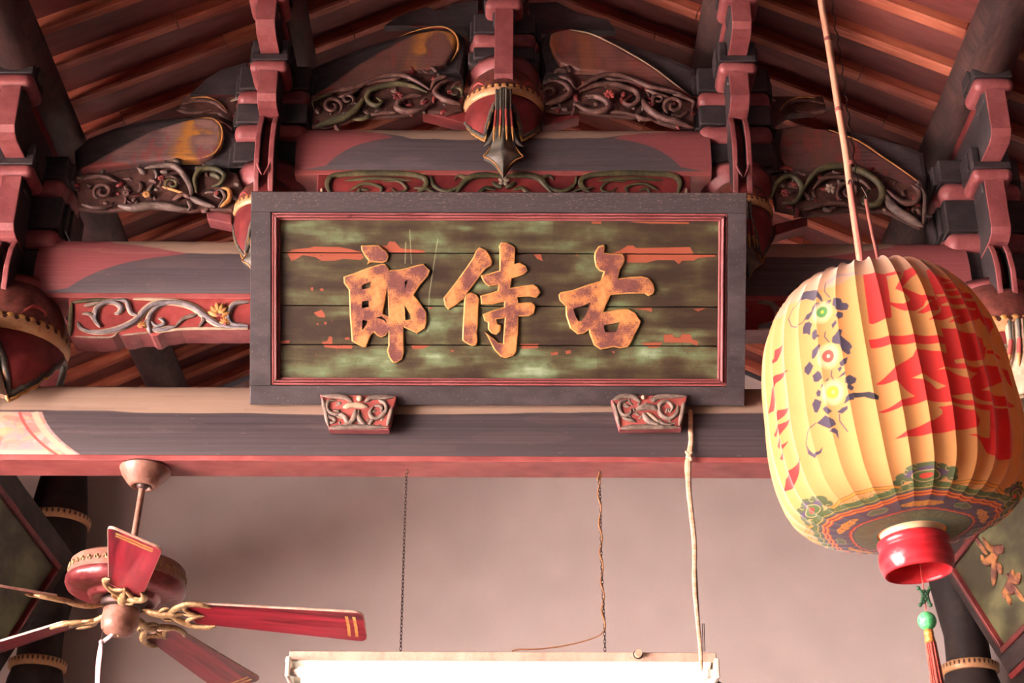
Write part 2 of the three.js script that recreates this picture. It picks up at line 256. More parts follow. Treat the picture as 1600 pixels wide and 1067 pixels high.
// ---------- tie beams of the truss ----------
// painted log: section from the foot of its face, over the dusty shoulder, to the back
function beamTexture(len, kind) {
  return canvasTexture(2048, 256, (g, W, H) => {
    const r = rng(len * 100 + kind.length), X = (m) => (m / len) * W, Yv = (v) => (1 - v) * H;
    g.fillStyle = kind === 'upper' ? '#4c4548' : '#423b3d'; g.fillRect(0, 0, W, H);
    for (let i = 0; i < 900; i++) { const y = r() * H, x = r() * W, w = 30 + r() * 260; g.fillStyle = `rgba(${r() < 0.5 ? '96,88,90' : '46,40,42'},${0.05 + r() * 0.1})`; g.fillRect(x, y, w, 1 + r() * 5); }
    for (let i = 0; i < 260; i++) { g.fillStyle = `rgba(128,114,112,${0.15 + r() * 0.35})`; g.fillRect(r() * W, r() * H, 1 + r() * 7, 1 + r() * 1.5); }
    for (let i = 0; i < 14; i++) { g.fillStyle = 'rgba(128,112,106,0.10)'; g.beginPath(); g.ellipse(r() * W, H * (0.6 + r() * 0.35), 20 + r() * 70, 4 + r() * 12, 0, 0, 7); g.fill(); }
    const end = (s) => { g.save(); if (s) { g.translate(W, 0); g.scale(-1, 1); } };
    if (kind === 'upper') for (const s of [0, 1]) {   // red painted tongue running up along the shoulder
      end(s); const a = len > 2 ? [0.1, 0.42] : [0.09, 0.28]; g.fillStyle = '#86484a'; g.beginPath(); g.moveTo(0, Yv(0.0)); g.lineTo(X(a[0]), Yv(0.06)); g.bezierCurveTo(X(mix(...a, 0.22)), Yv(0.24), X(mix(...a, 0.5)), Yv(0.36), X(a[1]), Yv(0.41)); g.lineTo(X(mix(...a, 0.3)), Yv(0.56)); g.lineTo(0, Yv(0.7)); g.fill();
      for (let i = 0; i < 60; i++) { g.fillStyle = 'rgba(176,110,98,0.16)'; g.fillRect(r() * X(0.2), Yv(0.1 + r() * 0.45), 6 + r() * 20, 1 + r() * 2); }
      g.restore();
    }
    // the shoulder, bare and dusty, with an uneven edge
    g.fillStyle = '#988270'; g.beginPath(); g.moveTo(0, 0);
    const from = kind === 'upper' ? X(len > 2 ? 0.2 : 0.12) : 0, to = W - from;
    for (let x = from; x <= to; x += 8) { const k = kind === 'upper' ? clamp(Math.min(x - from, to - x) / X(0.22), 0, 1) : 1; g.lineTo(x, Yv(mix(0.5, 0.40, k) + 0.018 * (fbm(x / W, 0.3, 24, 3, 4, 3) - 0.5) + 0.01 * Math.sin(x / 170))); }
    g.lineTo(W, 0); g.fill();
    for (let i = 0; i < 700; i++) { g.fillStyle = `rgba(${r() < 0.55 ? '180,158,138' : '112,92,78'},${0.06 + r() * 0.14})`; g.fillRect(r() * W, Yv(0.42 + r() * 0.5), 10 + r() * 120, 1 + r() * 3); }
    if (kind === 'main') for (const s of [0, 1]) {
      end(s); const e = X(0.81), path = () => { g.beginPath(); g.moveTo(0, Yv(0.005)); g.lineTo(e + X(0.19), Yv(0.005)); g.quadraticCurveTo(e + X(0.1), Yv(0.17), e + X(0.07), Yv(0.4)); g.lineTo(0, Yv(0.4)); g.closePath(); };
      g.fillStyle = '#a88d84'; path(); g.fill(); g.save(); path(); g.clip();
      for (let i = 0; i < 260; i++) { g.fillStyle = ['rgba(176,84,72,0.35)', 'rgba(190,168,158,0.5)', 'rgba(150,120,140,0.3)', 'rgba(196,160,96,0.3)', 'rgba(190,110,96,0.3)'][Math.floor(r() * 5)]; g.beginPath(); g.ellipse(r() * (e + X(0.2)), Yv(r() * 0.4), 3 + r() * 16, 2 + r() * 7, r() * 3, 0, 7); g.fill(); }
      g.restore(); g.lineWidth = 9; g.strokeStyle = '#b6a288'; g.beginPath(); g.moveTo(e + X(0.17), Yv(0.0)); g.quadraticCurveTo(e + X(0.08), Yv(0.17), e + X(0.05), Yv(0.4)); g.stroke();
      g.lineWidth = 4; g.strokeStyle = '#9a4a42'; g.beginPath(); g.moveTo(e + X(0.13), Yv(0.0)); g.quadraticCurveTo(e + X(0.04), Yv(0.17), e + X(0.01), Yv(0.4)); g.stroke();
      g.fillStyle = '#b49e8c'; g.fillRect(0, Yv(0.05), e + X(0.1), H * 0.03); g.restore();
    }
  });
}
function beam(name, label, x0, x1, hb, hs, ht, kind, underside) {
  const t = thing(name, label, 'beam'), zf = 0.09, zc = 0.03;
  const half = [[0.052, hb], [0.058, hb + (hs - hb) * 0.12], [0.064, hb + (hs - hb) * 0.5], [0.061, hs], [0.052, hs + (ht - hs) * 0.42], [0.036, hs + (ht - hs) * 0.78], [0.014, ht], [0, ht]];
  const ring = [...half.map(([z, y]) => [zc + z, Y0 + y]), ...half.slice(0, -1).reverse().map(([z, y]) => [zc - z, Y0 + y])];
  // smooth section
  const curve = new THREE.CatmullRomCurve3(ring.map(([z, y]) => new THREE.Vector3(0, y, z)), false, 'centripetal'), N = 40, pts = curve.getSpacedPoints(N), P = [], U = [], I = [], n = 24;
  const shoulder = [];
  let hsAt = 0.4; for (let j = 0; j <= N; j++) if (pts[j].y >= Y0 + hs) { hsAt = j / N; break; }
  for (let i = 0; i <= n; i++) for (let j = 0; j <= N; j++) {
    const v = j / N; P.push(mix(x0, x1, i / n), pts[j].y, pts[j].z);
    U.push(i / n, v <= hsAt ? v / hsAt * 0.4 : 0.4 + (v - hsAt) / (1 - hsAt) * 0.6);
  }
  for (let i = 0; i < n; i++) for (let j = 0; j < N; j++) { const a = i * (N + 1) + j, b = a + N + 1; I.push(a, b, a + 1, b, b + 1, a + 1); }
  const g = new THREE.BufferGeometry(); g.setAttribute('position', new THREE.Float32BufferAttribute(P, 3)); g.setAttribute('uv', new THREE.Float32BufferAttribute(U, 2)); g.setIndex(I); g.computeVertexNormals(); g.userData.ownUV = true;
  const b = BUMP.wood.clone(); b.repeat.set(1, 1); b.needsUpdate = true;
  part('painted_log', g, new THREE.MeshStandardMaterial({ map: beamTexture(x1 - x0, kind), bumpMap: b, bumpScale: 0.001, roughness: 0.55 }), t);
  part('underside_board', box(x0, x1, Y0 + hb - 0.012, Y0 + hb + 0.004, zc - 0.055, zc + 0.056, 0.003), MAT.redSoft, t);
  return seat(t);
}
beam('main_beam', 'long grey tie beam with pale dusty shoulder and red underside below the name board', AX - 2.1, AX + 2.1, 1.641, 1.759, 1.862, 'main');
beam('tie_beam', 'grey middle tie beam with red painted ends passing behind the name board', AX - 1.3, AX + 1.3, 2.125, 2.243, 2.318, 'upper');
beam('tie_beam', 'shortest grey tie beam with red painted ends above the name board', AX - 0.6, AX + 0.6, 2.532, 2.635, 2.70, 'upper');

// ---------- posts with melon-shaped feet ----------
const collarMap = canvasTexture(1024, 64, (g, W, H) => {
  g.fillStyle = '#c2966a'; g.fillRect(0, 0, W, H); const r = rng(8);
  for (let i = 0; i < 500; i++) { g.fillStyle = `rgba(${r() < 0.5 ? '216,178,134' : '150,98,56'},0.35)`; g.fillRect(r() * W, r() * H, 3 + r() * 10, 2 + r() * 4); }
  for (let i = 0; i < 36; i++) { g.fillStyle = '#4a2a1e'; g.beginPath(); g.ellipse((i + 0.5) / 36 * W, H * 0.42, 6, 7, 0, 0, 7); g.fill(); }
});
const collarMat = new THREE.MeshStandardMaterial({ map: collarMap, roughness: 0.45, metalness: 0.1 });
// a skirt wall that follows phi and hangs down to drop(phi)
function skirt(cx, cy, cz, R, drop, swell, n = 120, m = 8, off = 0, a0 = -Math.PI, a1 = Math.PI) {
  const P = [], I = [];
  for (let i = 0; i <= n; i++) { const f = mix(a0, a1, i / n), d = drop(f); for (let j = 0; j <= m; j++) { const t = j / m, rr = R * (1 + swell * Math.sin(t * Math.PI * 0.75)) * (1 - 0.16 * t * t * d / (R * 1.6)) + off; P.push(cx + Math.sin(f) * rr, cy - d * t, cz + Math.cos(f) * rr); } }
  for (let i = 0; i < n; i++) for (let j = 0; j < m; j++) { const a = i * (m + 1) + j, b = a + m + 1; I.push(a, a + 1, b, b, a + 1, b + 1); }
  const g = new THREE.BufferGeometry(); g.setAttribute('position', new THREE.Float32BufferAttribute(P, 3)); g.setIndex(I); g.computeVertexNormals(); g.setAttribute('uv', new THREE.Float32BufferAttribute(new Float32Array(P.length / 3 * 2), 2));
  return g;
}
const petal = (f, L, R) => { // depth below the collar of the petal edge at angle f
  const A = Math.PI / 180, a = Math.abs(f) / A;
  const keys = [[0, 0.25], [13, 0.3], [18, 0.45], [25, 0.72], [31, 1], [36, 0.95], [45, 0.85], [53, 0.75], [66, 0.55], [80, 0.33], [90, 0.16], [98, 0.16], [115, 0.5], [140, 0.9], [165, 0.6], [180, 0.5]];
  for (let i = 1; i < keys.length; i++) if (a <= keys[i][0]) return L * mix(keys[i - 1][1], keys[i][1], smooth((a - keys[i - 1][0]) / (keys[i][0] - keys[i - 1][0])));
  return L * 0.5;
};
function melonPost(dx, ringH, R, L, label, pale) {
  const t = thing('melon_post', label, 'post'), cx = AX + dx, cy = Y0 + ringH, cz = 0.03;
  const body = lathe([[R * 1.0, 0], [R * 1.03, R * 0.25], [R * 0.99, R * 0.5], [R * 0.86, R * 0.78], [R * 0.66, R * 1.0], [R * 0.5, R * 1.08]], 48); body.translate(cx, cy, cz);
  const bm = part('melon_body', body, MAT.melon, t);
  const v = []; for (const s of [-1, 1]) { const pt = (a, y) => new THREE.Vector3(cx + Math.sin(a) * R * 0.99, cy + y * R, cz + Math.cos(a) * R * 1.02); v.push(tendril([pt(s * 0.5, 0.2), pt(s * 0.75, 0.42), pt(s * 0.95, 0.35), pt(s * 0.85, 0.25)], R * 0.05, R * 0.03)); }
  part('painted_tendril', v, MAT.redBright, bm);
  const ring = lathe([[R * 1.0, -0.1 * R - 0.002], [R * 1.06, -0.1 * R - 0.002], [R * 1.1, 0], [R * 1.09, 0.1 * R + 0.003], [R * 1.04, 0.1 * R + 0.005], [R * 0.98, 0.1 * R + 0.003]], 72); ring.translate(cx, cy, cz); ring.userData.ownUV = true;
  const rm = part('collar', ring, collarMat, t);
  const tabs = []; for (let i = 0; i < 36; i++) { const a = i / 36 * 2 * Math.PI, s = new THREE.SphereGeometry(0.0085 * R / 0.11, 6, 5); s.scale(1, 0.8, 0.6); s.rotateY(a); s.translate(cx + Math.sin(a) * R * 1.055, cy + 0.1 * R + 0.003, cz + Math.cos(a) * R * 1.065); tabs.push(s); }
  part('scalloped_edge', tabs, MAT.gilt, rm).userData.kind = 'stuff';
  const drop = (f) => petal(f, L, R);
  const sk = part('petal_skirt', skirt(cx, cy - 0.008, cz, R, drop, 0.06), MAT.redDeep, t);
  // raised outline along the edge of the petals
  const edge = (off, k) => { const pts = []; for (let i = 0; i <= 110; i++) { const f = mix(-2.2, 2.2, i / 110); if (Math.abs(f) < 0.2) continue; const d = drop(f) * k, rr = R * (1 + 0.06 * Math.sin(0.75 * Math.PI)) * (1 - 0.16 * d / (R * 1.6)) + off; pts.push(new THREE.Vector3(cx + Math.sin(f) * rr, cy - 0.006 - d, cz + Math.cos(f) * rr)); } return pts; };
  for (const s of [-1, 1]) {
    const e1 = edge(0.003, 0.985).filter((p) => (p.x - cx) * s > 0), e2 = edge(0.002, 0.9).filter((p) => (p.x - cx) * s > 0);
    part('petal_outline', new THREE.TubeGeometry(new THREE.CatmullRomCurve3(e1), 90, R * 0.035, 6), MAT.gilt, sk);
    part('petal_outline', new THREE.TubeGeometry(new THREE.CatmullRomCurve3(e2), 90, R * 0.06, 6), MAT.stripe, sk);
  }
  return { t, cx, cy, cz };
}
// the long claw in front: three ribs that flare into a pointed arrow
function claw(o, R, L, tone, wide) {
  const { cx, cy, cz } = o, z = cz + R * (wide ? 1.13 : 1.04), k = R / 0.112, half = (wide ? [[0.022, -0.01], [0.022, -L * 0.3], [0.027, -L * 0.5], [0.036, -L * 0.68], [0.046, -L * 0.84], [0.054, -L * 0.97], [0.034, -L * 0.93], [0.016, -L * 0.88], [0, -L * 0.86]] : [[0.023, -0.01], [0.022, -L * 0.28], [0.021, -L * 0.42], [0.025, -L * 0.52], [0.036, -L * 0.66], [0.048, -L * 0.745], [0.056, -L * 0.78], [0.036, -L * 0.825], [0.02, -L * 0.885], [0.009, -L * 0.95], [0, -L]]).map(([x, y]) => [x * k, y]);
  const P = [], I = [], n = half.length, m = 8;
  const bow = (y) => z + 0.012 * k - 0.05 * k * Math.pow(-y / L, 1.4) + (y < -L * 0.6 ? 0.02 * k * smooth(clamp((-y / L - 0.6) / 0.2, 0, 1)) : 0);
  for (let i = 0; i < n; i++) for (let j = 0; j <= m; j++) { const f = j / m * 2 - 1, [hx, y] = half[i]; P.push(cx + hx * f, cy + y, bow(y) + 0.016 * k * (1 - Math.abs(f)) - Math.abs(f) * hx * 0.25); }
  for (let i = 0; i < n - 1; i++) for (let j = 0; j < m; j++) { const a = i * (m + 1) + j, b = a + m + 1; I.push(a, b, a + 1, b, b + 1, a + 1); }
  const front = P.length / 3, Q = P.slice(); for (let i = 0; i < front; i++) Q.push(P[i * 3], P[i * 3 + 1], P[i * 3 + 2] - 0.02 * k);
  const J = I.slice(); for (let i = 0; i < I.length; i += 3) J.push(I[i] + front, I[i + 2] + front, I[i + 1] + front);
  for (let i = 0; i < n - 1; i++) for (const j of [0, m]) { const a = i * (m + 1) + j, b = a + m + 1; if (j) J.push(a, b, a + front, b, b + front, a + front); else J.push(a, a + front, b, b, a + front, b + front); }
  const g = new THREE.BufferGeometry(); g.setAttribute('position', new THREE.Float32BufferAttribute(Q, 3)); g.setIndex(J); g.computeVertexNormals(); g.setAttribute('uv', new THREE.Float32BufferAttribute(new Float32Array(Q.length / 3 * 2), 2));
  const c = part('claw', g, tone, o.t);
  for (const f of [-0.78, -0.28, 0.28, 0.78]) {
    const line = (a, b, q) => { const pts = []; for (let i = 0; i <= 8; i++) { const y = mix(a, b, i / 8) * -L; pts.push(new THREE.Vector3(cx + f * 0.027 * k * (1 + 0.35 * clamp((-y / L - 0.3) / 0.3, 0, 1)), cy + y, bow(y) + 0.017 * k - Math.abs(f) * 0.014 * k)); } return pts; };
    part('claw_rib', tendril(line(0.04, 0.30), R * 0.035, R * 0.03, { k: 6, tip: 0.05 }), MAT.stripe, c);
    part('claw_rib', tendril(line(0.28, 0.47), R * 0.04, R * 0.042, { k: 6, tip: 0.05 }), MAT.redBright, c);
    part('claw_rib', tendril(line(0.45, 0.62), R * 0.04, R * 0.016, { k: 6, tip: 0.1 }), MAT.ochre, c);
  }
  if (!wide) for (const s of [-1, 1]) {
    const rim = half.slice(4).map(([x, y]) => new THREE.Vector3(cx + s * x, cy + y, bow(y) - x * 0.2));
    part('claw_rim', tendril(rim, R * 0.02, R * 0.02, { tip: 0.1 }), MAT.ochre, c);
    const spur = [[0.02, 0.42], [0.03, 0.52], [0.042, 0.6], [0.056, 0.64]].map(([x, y]) => new THREE.Vector3(cx + s * x * k, cy - L * y, bow(-L * y) - 0.012 * k));
    part('claw_spur', tendril(spur, R * 0.09, R * 0.05, { tip: 0.3 }), MAT.stripe, c);
  }
  seat(o.t);
}
const R0 = 0.112, R1 = 0.088, R2 = 0.158;
claw(melonPost(0, 2.776, R0, 0.158, 'central hanging post foot with gilt collar and dark pointed claw above the name board'), R0, 0.285, MAT.stripe);
claw(melonPost(-0.679, 2.415, R1, 0.185, 'bright red petal post foot half hidden by the left end of the name board'), R1, 0.25, MAT.stripe);
claw(melonPost(0.679, 2.415, R1, 0.185, 'shadowed post foot half hidden by the right end of the name board'), R1, 0.25, MAT.stripe);
claw(melonPost(-1.368, 1.985, R2, 0.215, 'large post foot with gilt collar standing on the left end of the lowest beam'), R2, 0.215, MAT.cream, true);
claw(melonPost(1.368, 1.985, R2, 0.215, 'large post foot with gilt collar mostly hidden behind the yellow lantern'), R2, 0.215, MAT.cream, true);

// ---------- bracket stacks ----------
const AT = 0.056;
function arm(t, cx, y0, y1, nose) {
  const z = nose, pts = [[-0.42, Y0 + y1], [z, Y0 + y1], [z, Y0 + y0 + 0.03], [z - 0.012, Y0 + y0 + 0.012], [z - 0.035, Y0 + y0 + 0.002], [z - 0.09, Y0 + y0], [-0.1, Y0 + y0], [-0.42, Y0 + y0 + 0.04]];
  return part('bracket_arm', plateX(pts, cx, AT, 0.0025), [MAT.black, MAT.red], t);
}
function bearing(t, cx, cz, w, d, yr0, yr1, yb1, slot) {  // red moulded foot yr0..yr1, black cup above to yb1; a slot holds the arm that runs through
  const x = w / 2, z0 = cz - d / 2, z1 = cz + d / 2, g = [];
  if (slot) {
    g.push(box(cx - x, cx + x, Y0 + yr1 - 0.004, Y0 + yb1, z0, z1, 0.004));
    for (const s of [-1, 1]) g.push(box(cx + (s < 0 ? -x : AT / 2 + 0.001), cx + (s < 0 ? -AT / 2 - 0.001 : x), Y0 + yb1 - 0.01, Y0 + yb1 + 0.052, z0, z1 - 0.004, 0.006), box(cx + (s < 0 ? -x - 0.008 : x - 0.01), cx + (s < 0 ? -x + 0.01 : x + 0.008), Y0 + yr1, Y0 + yb1 + 0.046, z0 + 0.022, z1 - 0.026, 0.004));
  } else g.push(box(cx - x, cx + x, Y0 + yr1 - 0.004, Y0 + yb1, z0, z1, 0.006), box(cx - x - 0.012, cx + x + 0.012, Y0 + yr1 + 0.002, Y0 + yb1 - 0.006, z0 + 0.03, z1 - 0.03, 0.005), box(cx - x - 0.02, cx + x + 0.02, Y0 + yr1 + 0.004, Y0 + yb1 - 0.012, z0 + 0.055, z1 - 0.055, 0.005));
  g.push(box(cx - x + 0.02, cx + x - 0.02, Y0 + yr0 - 0.03, Y0 + yr0 + 0.012, z0 + 0.02, z1 - 0.02, 0.01));
  const m = part('bearing_block', g, MAT.black, t), r = (yr1 - yr0) * 0.48;
  part('block_foot', [box(cx - x - 0.003, cx + x + 0.003, Y0 + yr0, Y0 + yr1, z0 - 0.003, z1 + 0.003, r), ...(slot ? [] : [box(cx - x - 0.014, cx + x + 0.014, Y0 + yr0 + 0.004, Y0 + yr1, z0 + 0.035, z1 - 0.035, r)])], MAT.red, m);
  return m;
}
function stack(dx, spec, label) {
  const t = thing('bracket_stack', label, 'bracket'), cx = AX + dx;
  for (const [y0, y1, n] of spec.arms) arm(t, cx, y0, y1, n);
  for (const [n, a, b, c] of spec.noses) bearing(t, cx, n - 0.054, 0.108, 0.115, a, b, c, true);
  for (const [a, b, c] of spec.core) bearing(t, cx, 0, spec.w, 0.18, a, b, c);
  for (const [a, b, zn] of spec.fill) part('filler_board', box(cx - 0.016, cx + 0.016, Y0 + a, Y0 + b, -0.4, zn, 0.003), MAT.redDeep, t);
  const [c0, c1, c2, cr] = spec.cap;   // red bowl on the post foot with its stepped black block
  const bowl = lathe([[cr * 0.55, c0], [cr * 0.8, c0 + (c1 - c0) * 0.18], [cr * 0.98, c0 + (c1 - c0) * 0.45], [cr * 1.04, c0 + (c1 - c0) * 0.75], [cr * 1.02, c1], [0, c1]], 32); bowl.translate(cx, Y0, -0.015);
  part('red_bowl', bowl, MAT.red, t);
  const w = spec.w / 2;
  const cap = part('cap_block', [box(cx - w, cx + w, Y0 + c1 - 0.002, Y0 + c2, -0.09, 0.075, 0.006), box(cx - w - 0.016, cx + w + 0.016, Y0 + c1 - 0.012, Y0 + c2 - 0.006, -0.06, 0.06, 0.006)], MAT.black, t);
  if (spec.ribs) {
    const [y0, y1, z0, z1] = spec.ribs, yy = (k) => Y0 + mix(y1, y0, k);
    for (const s of [-1, 1]) {
      const pr = [[z0, yy(0)], [z1 - 0.02, yy(0)], [z1, yy(0.15)], [z1 + 0.012, yy(0.4)], [z1 + 0.006, yy(0.65)], [z1 - 0.012, yy(0.88)], [z1 - 0.03, yy(1)], [z0, yy(1)]];
      part('bracket_rib', plateX(pr, cx + s * AT * 0.36, AT * 0.28, 0.003), [MAT.black, MAT.red], t);
      const curl = [[0.5, 0.55], [0.3, 0.74], [0.05, 0.86]].map(([x, k]) => new THREE.Vector3(cx + s * AT * x * 0.9, yy(k), z1 - 0.0));
      part('bracket_curl', tendril(curl, 0.004, 0.003), MAT.red, t);
    }
    part('bracket_web', plateX([[z0, yy(0)], [z1 - 0.05, yy(0)], [z1 - 0.03, yy(0.4)], [z1 - 0.035, yy(0.8)], [z1 - 0.028, yy(1)], [z0, yy(1)]], cx, AT * 0.5), MAT.redDeep, t);
  }
  return seat(t);
}
const inner = { w: 0.21, arms: [[2.69, 2.80, 0.20], [2.86, 2.96, 0.32], [3.02, 3.13, 0.43]], noses: [[0.20, 2.80, 2.842, 2.86], [0.32, 2.96, 3.002, 3.02]],
  core: [[2.64, 2.70, 2.765], [2.765, 2.82, 2.90]], fill: [[2.80, 2.86, 0.1], [2.96, 3.02, 0.2]], cap: [2.47, 2.57, 2.64, 0.105], ribs: [2.44, 2.69, 0.0, 0.15] };
const outer = { w: 0.23, arms: [[2.254, 2.436, 0.20], [2.496, 2.655, 0.32], [2.722, 2.87, 0.44]], noses: [[0.20, 2.436, 2.478, 2.496], [0.32, 2.655, 2.702, 2.722]],
  core: [[2.274, 2.34, 2.44], [2.44, 2.507, 2.577]], fill: [[2.436, 2.496, 0.1], [2.655, 2.722, 0.2]], cap: [2.085, 2.17, 2.274, 0.135], ribs: [2.02, 2.254, 0.0, 0.17] };
const middle = { w: 0.185, arms: [[2.80, 3.07, 0.15], [3.128, 3.25, 0.26]], noses: [[0.15, 3.07, 3.11, 3.128]], core: [[2.985, 3.03, 3.10]], fill: [[3.07, 3.145, 0.05]], cap: [2.865, 2.945, 2.985, 0.105] };
stack(0, middle, 'central bracket of red and black blocks with one straight red arm face');
stack(-0.679, inner, 'tall red and black bracket stack rising behind the left end of the name board');
stack(0.679, inner, 'tall red and black bracket stack rising behind the right end of the name board');
stack(-1.368, outer, 'red and black bracket stack cut by the left edge of the photograph');
stack(1.368, outer, 'red and black bracket stack leaning out above the yellow lantern at the right edge');
// ---------- carved panels, curved ties, braces ----------
const xy = (v) => [v.x, v.y];
const zoomA = [5.333, 95, 455], zoomT = [5.333, 830, 20], zoomL = [5.08, 100, 130], zoomR = [4.104, 1190, 160];
const px = ([s, ox, oy], pts) => pts.map(([x, y]) => [x / s + ox, y / s + oy]);
const outline = (pts, z) => pts.map(([x, y]) => xy(at(x, y, z)));
const vinePx = (pts, z, r0, r1, o = {}) => tendril(pts.map(([x, y]) => at(x, y, z)), r0, r1, { flat: 0.7, ...o });
// the two long panels under the middle beam (one traced on each side of the axis)
for (const s of [0, 1]) {
  const f = (p) => (s ? flipPx(p) : p), z = 0.083;
  const t = thing('carved_frieze', s ? 'red carved panel in shadow under the middle beam behind the yellow lantern' : 'red carved panel with pale scrolling vines and an orange flower under the middle beam', 'carving');
  const out = f(px(zoomA, [[60, 40], [1900, 40], [1900, 330], [1570, 322], [1000, 320], [850, 342], [800, 372], [765, 375], [735, 350], [640, 350], [560, 372], [510, 376], [480, 350], [430, 388], [300, 392], [80, 386]]));
  part('red_board', plate(outline(out, z), 0.0, z, 0.002), [MAT.redBright, MAT.red], t);
  const v = (pts, a, b, m, name = 'vine') => {
    if (m) return part(name, vinePx(f(px(zoomA, pts)), z + 0.003, a * 1.2, b * 1.2), m, t);
    const low = part(name, vinePx(f(px(zoomA, pts)), z + 0.001, a * 1.4, b * 1.4, { flat: 0.5 }), MAT.cream, t);
    part('vine_spine', vinePx(f(px(zoomA, pts)), z + 0.006, a * 0.85, b * 0.8, { flat: 0.7 }), MAT.vineBlue, low);
  };
  v([[150, 300], [250, 338], [400, 332], [540, 290], [640, 230], [700, 160], [770, 110], [870, 90], [980, 95], [1100, 130], [1200, 200], [1300, 270], [1400, 295], [1560, 300]], 0.0085, 0.0085);
  v([[330, 300], [290, 230], [305, 140], [380, 90], [460, 95], [505, 140], [480, 180], [445, 185]], 0.0085, 0.006);
  v([[650, 205], [590, 180], [565, 130], [545, 82], [420, 72]], 0.005, 0.006);
  v([[745, 350], [730, 270], [755, 180], [805, 130], [890, 105]], 0.008, 0.006);
  v([[760, 315], [850, 318], [960, 295]], 0.009, 0.006);
  v([[750, 250], [800, 290], [860, 270], [845, 235], [810, 225]], 0.006, 0.004);
  v([[1200, 200], [1150, 140], [1000, 85], [760, 66], [600, 66]], 0.004, 0.005, MAT.cream);
  v([[1560, 285], [1420, 265], [1395, 190], [1450, 105], [1570, 88]], 0.0065, 0.007);
  v([[1700, 300], [1780, 220], [1720, 140], [1640, 160]], 0.008, 0.005);
  for (const l of [[[950, 300], [1030, 225], [1140, 192]], [[175, 188], [240, 190], [310, 280]], [[140, 255], [170, 310], [260, 342]], [[190, 120], [250, 110], [330, 90]], [[1150, 300], [1190, 240], [1180, 215]], [[640, 275], [700, 280], [720, 230]]]) v(l, 0.0045, 0.006, MAT.vineMid, 'leaf');
  for (const [[cx, cy], l, m] of [[[1320, 200], 95, MAT.ochre], [[680, 300], 45, MAT.ochre], [[1370, 270], 50, MAT.ochre]]) {   // open blossoms with pointed petals
    const ps = []; for (const [k, w] of [[-1.25, 1], [-0.75, 1.1], [-0.25, 1.15], [0.3, 1.1], [0.8, 1], [1.3, 0.8]]) ps.push(vinePx(f(px(zoomA, [[cx, cy], [cx + Math.sin(k) * l * 0.55, cy - Math.cos(k) * l * 0.5 * w], [cx + Math.sin(k) * l * 1.05, cy - Math.cos(k) * l * w]])), z + 0.007, l * 0.00009 + 0.002, l * 0.00007, { tip: 0.35 }));
    part('flower', ps, m, t); part('flower_heart', vinePx(f(px(zoomA, [[cx - l * 0.3, cy - l * 0.12], [cx, cy], [cx + l * 0.3, cy - l * 0.12]])), z + 0.011, 0.004, 0.004), MAT.redPink, t);
  }
  v([[75, 376], [82, 240], [92, 95]], 0.006, 0.006, MAT.vineGreen, 'border'); v([[80, 92], [200, 80], [420, 66]], 0.005, 0.005, MAT.vineGreen, 'border');
  v([[120, 374], [300, 384], [430, 378], [478, 340]], 0.0025, 0.0025, MAT.vine, 'border'); v([[512, 366], [600, 356], [740, 342]], 0.0025, 0.0025, MAT.vine, 'border'); v([[860, 334], [1000, 314], [1560, 314]], 0.004, 0.004, MAT.cream, 'border');
  seat(t);
}
{ // the panel under the top beam, its foot hidden by the name board
  const t = thing('carved_frieze', 'narrow red panel with dark green scrolls just above the name board', 'carving'), z = 0.083, Z = [2.58, 480, 255];
  part('red_board', plate(outline([[497, 269], [1078, 270], [1082, 330], [493, 330]], z), 0.02, z, 0.002), [MAT.redDeep, MAT.red], t);
  for (const s of [0, 1]) {
    const v = (pts, a, b, m = MAT.vineGreen, name = 'vine') => part(name, vinePx(s ? flipPx(px(Z, pts), 787.5) : px(Z, pts), z + 0.003, a, b), m, t);
    v([[95, 125], [82, 85], [98, 56], [130, 46], [440, 48], [482, 72], [470, 100], [430, 98]], 0.0105, 0.009); v([[150, 70], [240, 62], [330, 62], [420, 70]], 0.006, 0.006); v([[200, 130], [215, 105], [250, 110]], 0.007, 0.005); v([[440, 120], [480, 104], [520, 120]], 0.007, 0.006); v([[300, 75], [370, 72], [400, 105], [360, 118], [340, 98]], 0.005, 0.004); v([[170, 110], [230, 82], [300, 100], [290, 130]], 0.006, 0.005);
    v([[500, 52], [510, 88], [560, 112], [620, 92], [640, 64], [612, 50], [592, 68]], 0.008, 0.006); v([[600, 120], [650, 62], [700, 48], [790, 52]], 0.011, 0.011); v([[680, 140], [720, 100], [760, 108]], 0.009, 0.006); v([[745, 75], [770, 92], [790, 96]], 0.007, 0.008);
    v([[110, 42], [300, 38], [480, 42]], 0.0035, 0.0035, MAT.ochre, 'border'); v([[690, 40], [770, 40]], 0.003, 0.003, MAT.ochre, 'border'); v([[60, 125], [58, 100]], 0.004, 0.004, MAT.cream, 'leaf');
  }
  part('flower', blossom(at(787, 283, z + 0.005), 0.018, 5, 2), MAT.vine, t); seat(t);
}
// curved ties: a swelling dark log with a raised painted face
function curvedTie(label, body, face, z, paint, rimMat, rimPts) {
  const t = thing('curved_tie', label, 'beam');
  part('tie_body', plate(outline(body, z), -0.06, z, 0.025), MAT.slate, t);
  const g = boxUV(plate(outline(face, z + 0.02), z - 0.02, z + 0.022, 0.011)); g.computeBoundingBox();
  const { min, max } = g.boundingBox, p = g.attributes.position, uv = g.attributes.uv;
  for (let i = 0; i < p.count; i++) uv.setXY(i, (p.getX(i) - min.x) / (max.x - min.x), (p.getY(i) - min.y) / (max.y - min.y));
  g.userData.ownUV = true;
  const fp = part('painted_face', g, new THREE.MeshStandardMaterial({ map: paint, bumpMap: BUMP.wood, bumpScale: 0.001, roughness: 0.42 }), t);
  if (rimPts) part('painted_rim', vinePx(rimPts, z + 0.019, 0.0035, 0.0025, { flat: 0.5 }), rimMat, fp);
  seat(t);
}
